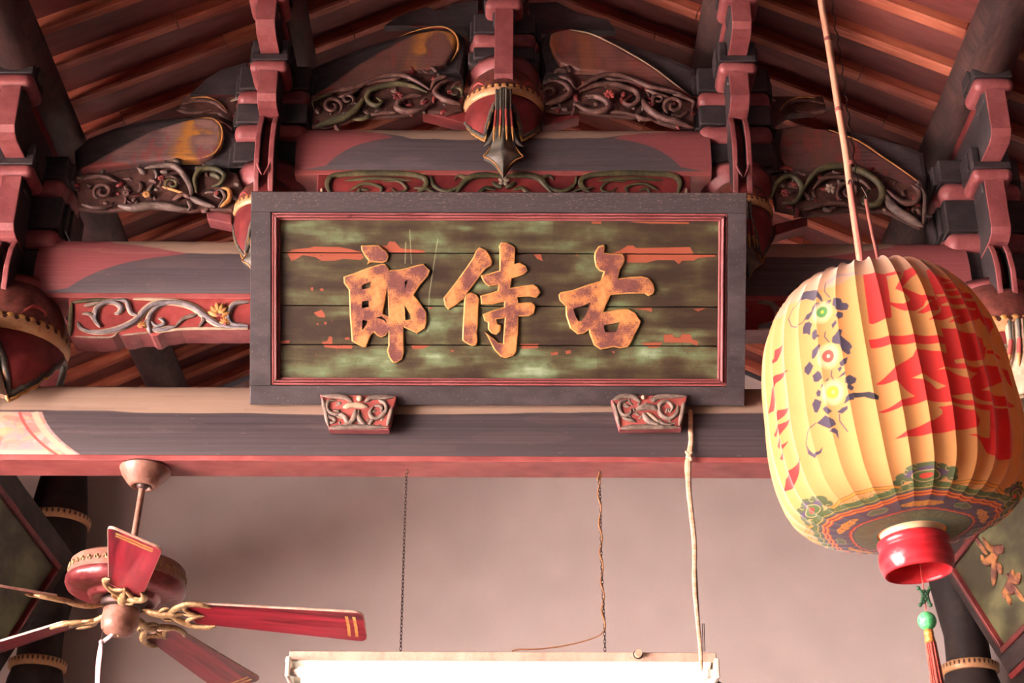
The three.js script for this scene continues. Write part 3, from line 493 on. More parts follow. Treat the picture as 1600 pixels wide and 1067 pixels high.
// worn brown lacquer, ochre left at the round end (s: which end), red along the foot
const facePaint = (seed, s, mid, dark, red, ochre, amount) => canvasTexture(512, 256, (g, W, H) => {
  const img = g.createImageData(W, H), A = rgb(mid), B = rgb(dark), R = rgb(red), O = rgb(ochre);
  for (let y = 0; y < H; y++) for (let x = 0; x < W; x++) {
    const u = s > 0 ? x / W : 1 - x / W, v = 1 - y / H, n = fbm(x / W, y / H, 8, 6, seed, 5), m = fbm(x / W, y / H, 20, 4, seed + 9, 4), o = (y * W + x) * 4;
    let c = A.map((q, j) => mix(q, B[j], clamp((n - 0.35) * 2.4, 0, 1)));
    if (m + 0.25 * n > 0.74) c = c.map((q, j) => mix(q, R[j], 0.55));
    const edge = Math.hypot((u - 0.86) / 0.17, (v - 0.52) / 0.62) + (u < 0.8 ? (0.8 - u) * 3.5 : 0), k = clamp((edge - 0.62 + (n - 0.5) * 2.2) * 2.4, 0, 1) * smooth(clamp((u - 0.62) / 0.16 + (n - 0.5) * 1.5, 0, 1)) * amount;
    c = c.map((q, j) => mix(q, O[j], k));
    if (v < 0.2 + 0.05 * (n - 0.5)) { const f = v + (u - 0.2) * 0.05 < 0.13 ? 0.85 : 0; c = c.map((q, j) => mix(q, R[j], f)); }
    const w = (hash(x, y, 5) - 0.5) * 14; for (let j = 0; j < 3; j++) img.data[o + j] = clamp(c[j] + w, 0, 255); img.data[o + 3] = 255;
  }
  g.putImageData(img, 0, 0);
});
{
  const body = px(zoomT, [[100, 520], [60, 330], [80, 190], [150, 140], [300, 122], [450, 138], [700, 190], [900, 260], [1150, 350], [1390, 450], [1420, 730], [1340, 716], [1190, 670], [1000, 620], [780, 560], [560, 510], [380, 500], [240, 520]]);
  const face = px(zoomT, [[150, 240], [160, 180], [200, 150], [320, 135], [480, 165], [640, 235], [800, 320], [1000, 440], [1200, 590], [1340, 695], [1200, 650], [1000, 600], [780, 540], [560, 490], [400, 480], [240, 420], [180, 330]]);
  const rim = px(zoomT, [[320, 140], [480, 170], [640, 240], [800, 325], [1000, 445], [1200, 595], [1330, 692]]);
  curvedTie('curved brown tie sloping down to the right of the central post', body, face, 0.05, facePaint(60, -1, 0x6e463e, 0x523430, 0x7a3a30, 0x8a5434, 0.6), MAT.cream, rim);
  curvedTie('curved brown tie with ochre rounded end left of the central post', flipPx(body), flipPx(face), 0.05, facePaint(61, 1, 0x684840, 0x4c3430, 0x7c3830, 0xa06c36, 1), MAT.ochre, px([3.5575, 370, 0], [[1190, 345], [1230, 270], [1215, 190], [1150, 150], [1030, 160], [900, 205]]));
  const lb = px(zoomL, [[80, 720], [70, 520], [180, 420], [400, 330], [700, 268], [950, 248], [1150, 248], [1280, 300], [1400, 420], [1490, 420], [1490, 690], [1350, 690], [1140, 650], [800, 655], [560, 670], [300, 700]]);
  const lf = px(zoomL, [[130, 680], [300, 580], [500, 470], [700, 370], [950, 295], [1100, 265], [1190, 275], [1250, 330], [1265, 400], [1240, 500], [1180, 570], [1080, 605], [800, 605], [560, 625], [300, 665]]);
  curvedTie('curved mottled tie with bright ochre end at the upper left', lb, lf, 0.05, facePaint(62, 1, 0x846660, 0x5c4848, 0x84403c, 0xa8722f, 1), MAT.ochre, px(zoomL, [[1060, 596], [1180, 562], [1238, 490], [1256, 400], [1238, 330], [1180, 280], [1090, 272]]));
  const rb = px(zoomR, [[60, 470], [40, 250], [80, 150], [240, 135], [480, 150], [700, 190], [900, 250], [1060, 310], [1085, 480], [1050, 640], [990, 560], [760, 490], [560, 450], [350, 450], [200, 470]]);
  const rf = px(zoomR, [[110, 250], [130, 160], [250, 145], [420, 170], [620, 240], [800, 360], [960, 470], [1020, 520], [1040, 620], [980, 525], [750, 465], [560, 425], [350, 425], [180, 430], [120, 350]]);
  curvedTie('dark red curved tie above the yellow lantern behind the bamboo pole', rb, rf, 0.05, facePaint(63, -1, 0x5c3c38, 0x44302e, 0x7a2c2a, 0x6a4030, 0.5), MAT.ochre, px(zoomR, [[430, 175], [620, 245], [800, 365], [960, 475], [1018, 525], [1036, 600]]));
}
// braces pierced and carved with scrolls, one below each curved tie
function brace(label, slab, items, zoom, flip, slabMat = MAT.carveSlab) {
  const t = thing('carved_brace', label, 'carving'), z = 0.075, f = (p) => (flip ? flipPx(px(zoom, p)) : px(zoom, p));
  part('pierced_board', plate(outline(f(slab), z), 0.052, z - 0.008, 0.006), slabMat, t);
  for (const [kind, m, a, b, pts] of items) {
    if (kind === 'flower') part('flower', blossom(at(...f(pts)[0], z + 0.012), a, b, pts.length + 7), m, t);
    else if (kind === 'spiral') { const [[cx, cy], [rx, turns]] = pts, q = []; for (let i = 0; i <= 22; i++) { const k = i / 22, an = k * turns * 2 * Math.PI + 2.2, r = rx * (1 - 0.8 * k); q.push([cx + Math.cos(an) * r, cy + Math.sin(an) * r * 0.85]); } part('scroll', vinePx(f(q), z + 0.006, a, b), m, t); }
    else part(kind, vinePx(f(pts), z + 0.004, a, b, { flat: 1 }), m, t);
  }
  // small curling leaves that fill the board between the larger scrolls
  const shape = f(slab), q = rng(label.length * 31 + 7), inside = (x, y) => { let k = false; for (let i = 0, j = shape.length - 1; i < shape.length; j = i++) if ((shape[i][1] > y) !== (shape[j][1] > y) && x < (shape[j][0] - shape[i][0]) * (y - shape[i][1]) / (shape[j][1] - shape[i][1]) + shape[i][0]) k = !k; return k; };
  const xs = shape.map((p) => p[0]), ys = shape.map((p) => p[1]), lo = [Math.min(...xs), Math.min(...ys)], hi = [Math.max(...xs), Math.max(...ys)];
  for (let n = 0, tries = 0; n < 80 && tries < 1500; tries++) {
    const x = mix(lo[0], hi[0], q()), y = mix(lo[1], hi[1], q()); if (!inside(x, y)) continue; n++;
    const a = q() * 6.28, l = 8 + q() * 13, c = (q() - 0.5) * 2.6, pts = [0, 0.35, 0.7, 1].map((k) => [x + Math.cos(a + c * k) * l * k, y + Math.sin(a + c * k) * l * k * 0.8]);
    part('small_leaf', vinePx(pts, z - 0.004 - q() * 0.012, 0.0055 + q() * 0.005, 0.003 + q() * 0.005, { flat: 1, k: 5, n: 7 }), [MAT.vineDark, MAT.vineDark, MAT.redDeep, MAT.vineGrey][Math.floor(q() * 4)], t);
  }
  seat(t);
}
const D = MAT.vineDark, G = MAT.vineGreen, W = MAT.vineGrey;
const centreSlab = [[100, 580], [300, 490], [580, 500], [800, 545], [1000, 590], [1200, 650], [1370, 715], [1360, 940], [1250, 950], [1080, 905], [960, 850], [850, 862], [640, 850], [400, 810], [240, 830], [110, 800]];
const centreItems = (A, B) => [['vine', A, 0.009, 0.008, [[380, 640], [470, 580], [600, 520], [760, 525], [900, 580], [1000, 620], [1180, 655], [1330, 722]]], ['vine', B, 0.01, 0.008, [[400, 660], [520, 610], [640, 590], [760, 610], [880, 660], [895, 730], [820, 775], [775, 745], [820, 705]]],
  ['leaf', A, 0.012, 0.01, [[450, 690], [540, 690], [630, 740], [650, 790], [560, 822], [450, 805], [370, 760]]], ['leaf', B, 0.014, 0.011, [[920, 715], [980, 800], [1080, 870], [1200, 905], [1330, 950]]], ['leaf', A, 0.012, 0.007, [[120, 760], [250, 720], [330, 660], [280, 590], [190, 560]]], ['leaf', A, 0.009, 0.006, [[230, 525], [320, 560], [370, 640]]],
  ['spiral', A, 0.008, 0.005, [[1190, 775], [90, 1.4]]], ['spiral', A, 0.007, 0.004, [[1060, 720], [55, 1.2]]], ['spiral', B, 0.007, 0.004, [[160, 660], [60, 1.2]]], ['leaf', A, 0.008, 0.006, [[960, 640], [1060, 680], [1140, 700]]], ['leaf', A, 0.008, 0.005, [[660, 830], [760, 830], [860, 850], [930, 820]]], ['leaf', B, 0.009, 0.006, [[860, 840], [920, 880], [1020, 890]]],
  ['leaf', A, 0.006, 0.005, [[620, 545], [690, 560], [820, 570], [900, 600]]], ['leaf', B, 0.007, 0.004, [[1180, 680], [1260, 700], [1350, 740], [1340, 800]]]];
brace('carved brace with scrolls and a red blossom right of the central post', centreSlab, [...centreItems(D, MAT.vineDark), ['flower', MAT.redBright, 0.017, 7, [[650, 680]]], ['flower', MAT.redDeep, 0.01, 6, [[1000, 760]]]], zoomT, false);
brace('dim carved brace with scrolls left of the central post', centreSlab, [...centreItems(D, G), ['flower', MAT.redDeep, 0.017, 7, [[640, 690]]], ['flower', MAT.redDeep, 0.009, 5, [[210, 660]]]], zoomT, true);
const leftSlab = [[80, 740], [300, 700], [620, 650], [900, 640], [1060, 685], [1150, 655], [1360, 695], [1430, 840], [1330, 1000], [1130, 990], [1000, 1010], [800, 985], [560, 985], [300, 1010], [110, 990]];
brace('carved brace with open scrolls, berries and leaves at the far left', leftSlab, [['vine', W, 0.01, 0.009, [[640, 675], [760, 652], [880, 660], [960, 740], [1015, 850], [1000, 915]]], ['vine', G, 0.011, 0.008, [[1050, 870], [1040, 760], [1090, 685], [1200, 680], [1275, 735], [1240, 800], [1170, 820]]], ['leaf', W, 0.012, 0.009, [[1000, 905], [1100, 950], [1200, 985]]],
  ['vine', MAT.ochre, 0.008, 0.006, [[1240, 985], [1310, 920], [1305, 845], [1250, 830]]], ['vine', W, 0.007, 0.004, [[1225, 990], [1280, 900], [1240, 850], [1200, 890], [1240, 915]]], ['leaf', MAT.ochre, 0.005, 0.004, [[780, 820], [860, 845], [1000, 890]]], ['leaf', W, 0.014, 0.012, [[430, 970], [560, 990], [700, 965], [850, 985], [990, 1000]]], ['leaf', D, 0.009, 0.007, [[860, 930], [950, 885], [1010, 915]]],
  ['leaf', D, 0.008, 0.006, [[760, 760], [860, 740], [920, 800]]], ['leaf', G, 0.01, 0.008, [[1160, 720], [1220, 740], [1240, 770]]], ['leaf', D, 0.01, 0.007, [[150, 760], [300, 740], [420, 780]]], ['spiral', D, 0.008, 0.005, [[310, 860], [80, 1.4]]], ['spiral', G, 0.007, 0.004, [[860, 800], [60, 1.2]]], ['leaf', D, 0.009, 0.007, [[140, 960], [260, 990], [380, 970]]], ['leaf', W, 0.007, 0.004, [[980, 930], [1005, 980], [980, 1020]]],
  ['flower', D, 0.011, 8, [[495, 870]]], ['flower', MAT.ochre, 0.012, 9, [[655, 880]]], ['flower', MAT.redDeep, 0.01, 7, [[770, 750]]], ['flower', MAT.redBright, 0.007, 5, [[1210, 870]]]], zoomL, false);
const rightSlab = [[60, 450], [230, 440], [440, 405], [700, 430], [960, 520], [1040, 580], [1050, 785], [1020, 800], [900, 740], [780, 690], [560, 690], [280, 720], [90, 680]];
brace('dark carved brace with a large curling leaf above the yellow lantern', rightSlab, [['vine', G, 0.012, 0.01, [[270, 560], [350, 445], [480, 405], [640, 440], [760, 530], [770, 620], [720, 660], [650, 640], [690, 560]]], ['vine', D, 0.008, 0.007, [[330, 560], [400, 490], [520, 480], [640, 500], [700, 560]]], ['leaf', W, 0.016, 0.012, [[790, 590], [850, 680], [950, 745], [1035, 795]]], ['vine', D, 0.01, 0.008, [[800, 560], [900, 640], [980, 640], [1010, 575], [960, 525]]],
  ['vine', W, 0.006, 0.006, [[985, 520], [1040, 580], [1045, 680], [1035, 780]]], ['vine', G, 0.01, 0.007, [[60, 620], [100, 520], [190, 470], [260, 550], [210, 640], [130, 645]]], ['leaf', D, 0.01, 0.007, [[270, 690], [400, 650], [560, 660], [700, 690]]], ['flower', MAT.tanDust, 0.016, 6, [[440, 550]]], ['flower', MAT.redDeep, 0.013, 6, [[150, 580]]], ['spiral', D, 0.008, 0.005, [[560, 570], [80, 1.4]]], ['flower', MAT.cream, 0.006, 5, [[785, 690]]]], zoomR, false);
// slanting red tie ends under the braces, and the small boards above the curved ties
for (const [label, pts, m] of [['short red slanting bar under the dim brace left of the central post', [[662, 158], [742, 172], [740, 196], [660, 176]], MAT.redDeep], ['short red slanting bar under the brace right of the central post', [[848, 172], [905, 166], [905, 182], [848, 196]], MAT.redDeep],
  ['short red slanting bar beside the left post foot', [[322, 327], [362, 334], [362, 350], [324, 342]], MAT.red], ['short dim bar beside the right post foot', [[1210, 350], [1262, 338], [1262, 352], [1212, 366]], MAT.redDeep]]) {
  const t = thing('slanting_bar', label, 'beam'); part('bar', plate(outline(pts, 0.05), 0.0, 0.05, 0.004), m, t); seat(t);
}
for (const [label, pts, z] of [['grey board with a dark scallop between curved tie and roof left of centre', [[600, 40], [618, 27], [640, 17], [668, 10], [680, 16], [700, 14], [706, 6], [748, 0], [748, 52], [700, 45], [640, 40]], 0.0], ['dark board between curved tie and roof right of centre', [[826, 4], [870, 2], [905, 20], [950, 30], [962, 47], [900, 46], [828, 52]], 0.0],
  ['grey board above the ochre ended tie at the upper left', [[296, 147], [320, 124], [345, 108], [386, 96], [386, 152], [320, 150]], 0.0]]) {
  const t = thing('cloud_board', label, 'board'); part('board', plate(outline(pts, z), z - 0.03, z, 0.004), MAT.slate, t); part('red_edge', vinePx([pts[pts.length - 1], pts[pts.length - 2]], z, 0.005, 0.005), MAT.redDeep, t); seat(t);
}
for (const flip of [0, 1]) {
  const t = thing('carved_wing', flip ? 'dim carved wing beside the right bracket stack behind the bamboo pole' : 'small carved leaf wing beside the left bracket stack at the upper left', 'carving'), f = (p) => (flip ? flipPx(p) : p), z = 0.02;
  part('wing_board', plate(outline(f([[286, 148], [392, 148], [392, 200], [372, 196], [340, 176], [300, 172], [280, 166]]), z), -0.02, z - 0.005, 0.005), MAT.carveSlab, t);
  for (const [m, a, b, p] of [[MAT.vineDark, 0.009, 0.006, [[284, 162], [310, 156], [336, 160], [354, 176]]], [MAT.ochre, 0.004, 0.003, [[298, 153], [324, 152], [344, 162], [354, 174]]], [MAT.vine, 0.008, 0.006, [[360, 158], [380, 152], [392, 160], [384, 168]]], [MAT.redDeep, 0.009, 0.006, [[364, 178], [376, 188], [390, 180]]], [MAT.vineDark, 0.008, 0.006, [[276, 172], [300, 176], [330, 172]]]]) part('leaf', vinePx(f(p), z + 0.004, a, b), m, t);
  seat(t);
}
// ---------- the name board, leaning forward ----------
const LEAN = 26.5 * Math.PI / 180, foot = at(777, 633.5, 0.108), face = new THREE.Vector3(0, -Math.sin(LEAN), Math.cos(LEAN)), upAxis = new THREE.Vector3(0, Math.cos(LEAN), Math.sin(LEAN));
{
  const t = thing('name_board', 'leaning green name board with three gilt characters in a grey frame with red moulding', 'sign');
  t.position.copy(foot); t.rotation.x = LEAN;
  const L = (x, y, d = 0) => { const p = onPlane(x, y, foot.clone().addScaledVector(face, d), face).sub(foot); return [p.x, p.dot(upAxis)]; };
  const Ls = (pts, d) => pts.map(([x, y]) => L(x, y, d));
  // four rails, mitred
  const O = [[392, 299], [1167, 301], [1163.5, 634], [390, 632]], I1 = [[423, 331], [1138, 333], [1136, 604], [423, 602]], I2 = [[437, 343], [1124, 345], [1122, 592], [437, 590]];
  const lx = (p, q, y) => mix(p[0], q[0], (y - p[1]) / (q[1] - p[1])), O1 = [[392, 299], [1167, 301], [1163.5, 634], [390, 632]], yT = [331, 333], yB = [602, 604];
  const topLeft = [lx(O[0], O[3], yT[0]), yT[0]], topRight = [lx(O[1], O[2], yT[1]), yT[1]], botLeft = [lx(O[0], O[3], yB[0]), yB[0]], botRight = [lx(O[1], O[2], yB[1]), yB[1]];
  const dusty = canvasTexture(1024, 64, (g, W, H) => { const r = rng(61); g.fillStyle = '#3a3536'; g.fillRect(0, 0, W, H); for (let i = 0; i < 900; i++) { g.fillStyle = `rgba(${r() < 0.5 ? '72,66,67' : '44,40,41'},0.22)`; g.fillRect(r() * W, r() * H, 4 + r() * 60, 1 + r() * 3); }
    for (let i = 0; i < 1500; i++) { const y = Math.pow(r(), 2.6) * H * 0.9; g.fillStyle = `rgba(${r() < 0.7 ? '140,112,98' : '168,142,122'},${0.15 + r() * 0.4})`; g.fillRect(r() * W, y, 1 + r() * 4, 1 + r() * 1.6); } });
  dusty.wrapS = THREE.RepeatWrapping;
  const dustyRail = plate(Ls([O[0], O[1], topRight, topLeft]).reverse(), -0.05, 0, 0.0025);
  { const g0 = boxUV(dustyRail), p = g0.attributes.position, uv = g0.attributes.uv, hi = L(800, 299)[1], lo = L(800, 333)[1]; for (let k = 0; k < p.count; k++) uv.setXY(k, p.getX(k) / 1.3 + 0.5, clamp((p.getY(k) - lo) / (hi - lo), 0.01, 0.99)); g0.userData.ownUV = true;
    part('frame_rail', g0, new THREE.MeshStandardMaterial({ map: dusty, roughness: 0.6 }), t); }
  part('frame_rail', plate(Ls([botLeft, botRight, O[2], O[3]]).reverse(), -0.05, 0, 0.0025), MAT.slate, t);
  part('frame_rail', plate(Ls([topLeft, I1[0], I1[3], botLeft]).reverse(), -0.05, -0.0004, 0.001), MAT.slate, t);
  part('frame_rail', plate(Ls([I1[1], topRight, botRight, I1[2]]).reverse(), -0.05, -0.0004, 0.001), MAT.slate, t);
  for (let i = 0; i < 4; i++) {
    const j = (i + 1) % 4, m = (k, q) => [mix(I1[q][0], I2[q][0], k), mix(I1[q][1], I2[q][1], k)];
    part('red_moulding', [plate(Ls([m(0.03, i), m(0.03, j), m(0.38, j), m(0.38, i)]).reverse(), -0.03, -0.003, 0.004), plate(Ls([m(0.42, i), m(0.42, j), m(0.74, j), m(0.74, i)]).reverse(), -0.03, 0.004, 0.005), plate(Ls([m(0.78, i), m(0.78, j), m(1, j), m(1, i)]).reverse(), -0.035, -0.008, 0.002)], MAT.red, t);
  }
  // the field: four boards with old green paint, worn through to bare red wood along the joints
  const d = -0.016, cuts = [341, 396, 478.5, 539.5, 594], A = L(437, 341, d), B = L(1124, 594, d);
  const field = canvasTexture(2048, 768, (g, Wd, Hd) => {
    const r = rng(91), X = (x) => (x - 435) / 691 * Wd, Yy = (y) => (y - 340) / 256 * Hd;
    const img = g.createImageData(Wd, Hd), c0 = rgb(0x33291f), c1 = rgb(0x46402b), c2 = rgb(0x61704f), c3 = rgb(0x93ab8c);
    // pale streaked bands where the green is left: along the top and the foot, darker through the middle
    const band = (x, y) => { const yy = y / Hd, xx = x / Wd; let k = 0.16 + 0.34 * Math.exp(-Math.pow((yy - 0.9) / 0.12, 2)) * (xx < 0.72 ? 1 : 0.62) + 0.26 * Math.exp(-Math.pow((yy - 0.06) / 0.09, 2)) * (xx < 0.62 ? 1 : 0.5) + 0.2 * Math.exp(-Math.pow((yy - 0.6) / 0.12, 2) - Math.pow((xx - 0.37) / 0.13, 2)) + 0.22 * Math.exp(-Math.pow((yy - 0.3) / 0.12, 2) - Math.pow((xx - 0.05) / 0.05, 2)) + 0.12 * Math.exp(-Math.pow((yy - 0.2) / 0.12, 2) - Math.pow((xx - 0.5) / 0.12, 2)); return k; };
    for (let y = 0; y < Hd; y++) for (let x = 0; x < Wd; x++) {
      const u = x / Wd, v = y / Hd, n = fbm(u, v, 7, 17, 5, 6), m = fbm(u, v, 20, 8, 9, 5), q = clamp(band(x, y) + (n - 0.5) * 1.15 + (m - 0.5) * 0.95, 0, 0.999) * 3, i = Math.floor(q), tt = q - i, a = [c0, c1, c2][i], b = [c1, c2, c3][i], o = (y * Wd + x) * 4, w = (hash(x >> 1, y >> 1, 3) - 0.5) * 12;
      for (let j = 0; j < 3; j++) img.data[o + j] = clamp(mix(a[j], b[j], tt) + w, 0, 255); img.data[o + 3] = 255;
    }
    g.putImageData(img, 0, 0);
    const poly = (pts, s, ox, oy, fill) => { g.fillStyle = fill; g.beginPath(); pts.forEach(([x, y], i) => (i ? g.lineTo(X(x / s + ox), Yy(y / s + oy)) : g.moveTo(X(x / s + ox), Yy(y / s + oy)))); g.closePath(); g.fill(); };
    const bare = '#94503a', P = (pts) => { poly(pts, 2.807, 380, 280, '#5a3a24'); g.save(); g.translate(1.5, 2.5); poly(pts, 2.807, 380, 280, bare); g.restore(); }, Q = (pts) => { poly(pts, 2.807, 780, 280, '#5a3a24'); g.save(); g.translate(1.5, 2.5); poly(pts, 2.807, 780, 280, bare); g.restore(); };
    P([[192, 322], [215, 308], [290, 300], [310, 294], [420, 296], [470, 305], [515, 318], [528, 340], [515, 352], [440, 348], [400, 356], [345, 358], [315, 340], [260, 332], [230, 352], [210, 358]]); P([[600, 290], [630, 288], [640, 270], [665, 272], [690, 300], [795, 310], [795, 322], [690, 322], [640, 318], [615, 305]]);
    P([[345, 718], [370, 712], [378, 692], [392, 694], [392, 726], [480, 728], [480, 746], [405, 745], [360, 740]]); P([[735, 728], [825, 726], [790, 745], [745, 746]]); P([[158, 714], [205, 710], [205, 722], [160, 726]]); P([[310, 588], [345, 574], [358, 592], [360, 608], [330, 606]]);
    P([[296, 478], [306, 474], [308, 490], [298, 490]]); P([[335, 482], [350, 478], [354, 492], [340, 490]]); P([[446, 698], [466, 694], [468, 706], [450, 706]]); P([[320, 634], [332, 634], [330, 644]]); P([[355, 628], [368, 628], [366, 640], [356, 638]]); P([[808, 560], [834, 562], [820, 572]]); P([[906, 752], [924, 750], [922, 760]]);
    Q([[490, 320], [530, 305], [560, 285], [585, 284], [600, 296], [835, 290], [850, 318], [945, 325], [945, 332], [870, 338], [850, 350], [800, 350], [785, 366], [765, 348], [690, 348], [640, 360], [560, 360], [545, 340]]); Q([[150, 326], [180, 322], [190, 355], [165, 345]]); Q([[720, 680], [758, 676], [765, 690], [790, 692], [800, 676], [838, 676], [845, 698], [870, 706], [870, 728], [835, 714], [722, 712]]);
    Q([[620, 716], [715, 712], [700, 735], [660, 738]]); Q([[92, 722], [172, 722], [170, 740], [100, 744]]); Q([[225, 760], [258, 756], [256, 770], [228, 772]]); Q([[290, 752], [314, 748], [312, 764], [292, 766]]); Q([[570, 564], [668, 560], [668, 578], [640, 570]]); Q([[850, 565], [905, 560], [870, 576]]); Q([[402, 178], [445, 178], [445, 188], [405, 188]]); Q([[560, 178], [830, 180], [830, 187], [650, 186]]); Q([[492, 755], [506, 753], [504, 763]]); Q([[336, 322], [344, 324], [340, 336]]);
    for (let i = 0; i < 520; i++) { g.fillStyle = `rgba(${r() < 0.7 ? '40,32,20' : '150,90,60'},${0.3 + r() * 0.5})`; g.fillRect(r() * Wd, r() < 0.6 ? Hd * (0.75 + r() * 0.25) : r() * Hd, 1 + r() * 5, 1 + r() * 4); }
    for (const [x0, y0, x1, y1, w] of [[640, 358, 643, 412, 5], [634, 378, 633, 412, 6], [684, 372, 671, 460, 6], [671, 460, 669, 520, 5]]) { g.strokeStyle = 'rgba(158,178,140,0.55)'; g.lineWidth = w; g.beginPath(); g.moveTo(X(x0), Yy(y0)); g.lineTo(X(x1), Yy(y1)); g.stroke(); }
  });
  const grain = BUMP.wood.clone(); grain.repeat.set(2, 1); grain.needsUpdate = true;
  const fieldMat = new THREE.MeshStandardMaterial({ map: field, bumpMap: grain, bumpScale: 0.0012, roughness: 0.42 });
  const u0 = L(435, 340, d), u1 = L(1126, 596, d);
  for (let i = 0; i < 4; i++) {
    const lo = L(800, cuts[i + 1] - 0.7, d)[1], hi = L(800, cuts[i] + 0.7, d)[1], g = box(A[0] - 0.006, B[0] + 0.006, lo, hi, -0.034, d, 0.0015), p = g.attributes.position, uv = g.attributes.uv;
    for (let k = 0; k < p.count; k++) uv.setXY(k, (p.getX(k) - u0[0]) / (u1[0] - u0[0]), (p.getY(k) - u1[1]) / (u0[1] - u1[1]));
    g.userData.ownUV = true; part('field_board', g, fieldMat, t);
  }
  part('back_board', box(L(400, 466)[0], L(1158, 466)[0], L(777, 626)[1], L(777, 308)[1], -0.048, -0.036, 0.002), MAT.woodDark, t);
  // the characters: cut in low relief, gilt worn to the red ground
  const zoom = (s, ox, oy, pts) => Ls(pts.map(([x, y]) => [x / s + ox, y / s + oy]), d);
  const character = (name, s, ox, oy, shapes) => {
    const root = new THREE.Group(); root.name = name; t.add(root);
    for (const [pts, ...holes] of shapes) part('stroke', plate(zoom(s, ox, oy, pts), d - 0.002, d + 0.008, 0.0036, holes.map((h) => zoom(s, ox, oy, h))), [MAT.giltWorn, MAT.gilt], root);
  };
  character('gilt_character', 4.85, 520, 360, [
    [[[215, 115], [300, 111], [350, 112], [385, 140], [410, 160], [428, 195], [415, 235], [380, 248], [300, 243], [262, 260], [272, 232], [240, 190], [218, 150]]],
    [[[82, 350], [160, 325], [260, 285], [370, 252], [400, 255], [435, 300], [510, 295], [560, 285], [630, 265], [690, 252], [715, 280], [740, 300], [725, 345], [665, 415], [620, 490], [665, 550], [712, 615], [715, 690], [700, 745], [640, 782], [540, 735], [540, 860], [543, 930], [530, 975], [490, 1003], [455, 1003], [425, 960], [410, 910], [422, 870], [424, 770], [400, 800], [370, 812], [340, 800], [315, 775], [295, 790], [275, 840], [255, 885], [230, 888], [145, 840], [140, 760], [130, 650], [122, 450], [85, 400]],
      [[212, 415], [240, 395], [302, 380], [290, 445], [215, 460]], [[213, 530], [285, 520], [283, 590], [213, 602]], [[416, 430], [402, 520], [386, 600], [382, 628], [424, 652]], [[218, 665], [280, 682], [255, 735], [218, 775]], [[312, 662], [372, 640], [410, 668], [420, 725], [385, 690], [345, 675]], [[537, 380], [580, 365], [578, 388], [541, 478]], [[541, 552], [600, 640], [605, 685], [541, 690]]]]);
  character('gilt_character', 5.335, 680, 370, [
    [[[370, 85], [430, 110], [462, 160], [478, 200], [470, 240], [420, 270], [350, 365], [285, 450], [240, 520], [170, 575], [110, 610], [80, 575], [68, 510], [140, 420], [250, 270], [320, 165], [340, 115]]],
    [[[245, 480], [300, 460], [345, 480], [372, 520], [365, 575], [358, 720], [350, 800], [360, 870], [345, 905], [310, 915], [245, 880], [225, 860], [230, 730], [240, 570]]],
    [[[530, 80], [550, 45], [600, 45], [640, 70], [670, 95], [665, 225], [710, 215], [760, 245], [770, 285], [745, 315], [640, 350], [630, 425], [720, 408], [820, 395], [860, 420], [880, 465], [845, 510], [790, 500], [690, 505], [697, 550], [800, 543], [830, 565], [838, 590], [825, 640], [780, 662], [697, 665], [693, 800], [680, 960], [650, 995], [590, 1012], [545, 1000], [490, 940], [460, 880], [430, 820], [408, 787], [480, 835], [530, 880], [565, 885], [570, 800], [580, 680], [510, 690], [525, 725], [550, 735], [545, 790], [510, 818], [470, 805], [440, 770], [440, 715], [410, 700], [395, 645], [470, 615], [572, 585], [575, 545], [480, 565], [382, 565], [376, 490], [520, 450], [525, 405], [450, 415], [420, 395], [400, 370], [375, 320], [430, 310], [535, 280], [535, 110]]]]);
  character('gilt_character', 5.617, 860, 370, [
    [[[383, 190], [385, 140], [420, 85], [470, 68], [480, 90], [475, 138], [540, 146], [630, 148], [650, 175], [655, 210], [635, 255], [610, 290], [598, 365], [700, 352], [800, 345], [860, 360], [905, 410], [918, 470], [900, 505], [860, 522], [830, 500], [680, 500], [530, 515], [490, 600], [465, 660], [570, 638], [680, 630], [745, 665], [795, 740], [775, 800], [740, 860], [715, 920], [680, 970], [610, 980], [560, 968], [440, 990], [380, 950], [345, 860], [335, 820], [300, 850], [240, 858], [170, 800], [135, 690], [133, 610], [80, 560], [70, 510], [90, 485], [200, 465], [330, 418], [440, 385], [465, 310], [430, 300], [395, 260]],
      [[185, 625], [290, 590], [365, 560], [335, 660], [290, 740], [240, 755], [205, 700]], [[450, 770], [620, 738], [585, 845], [470, 850]]]]);
}
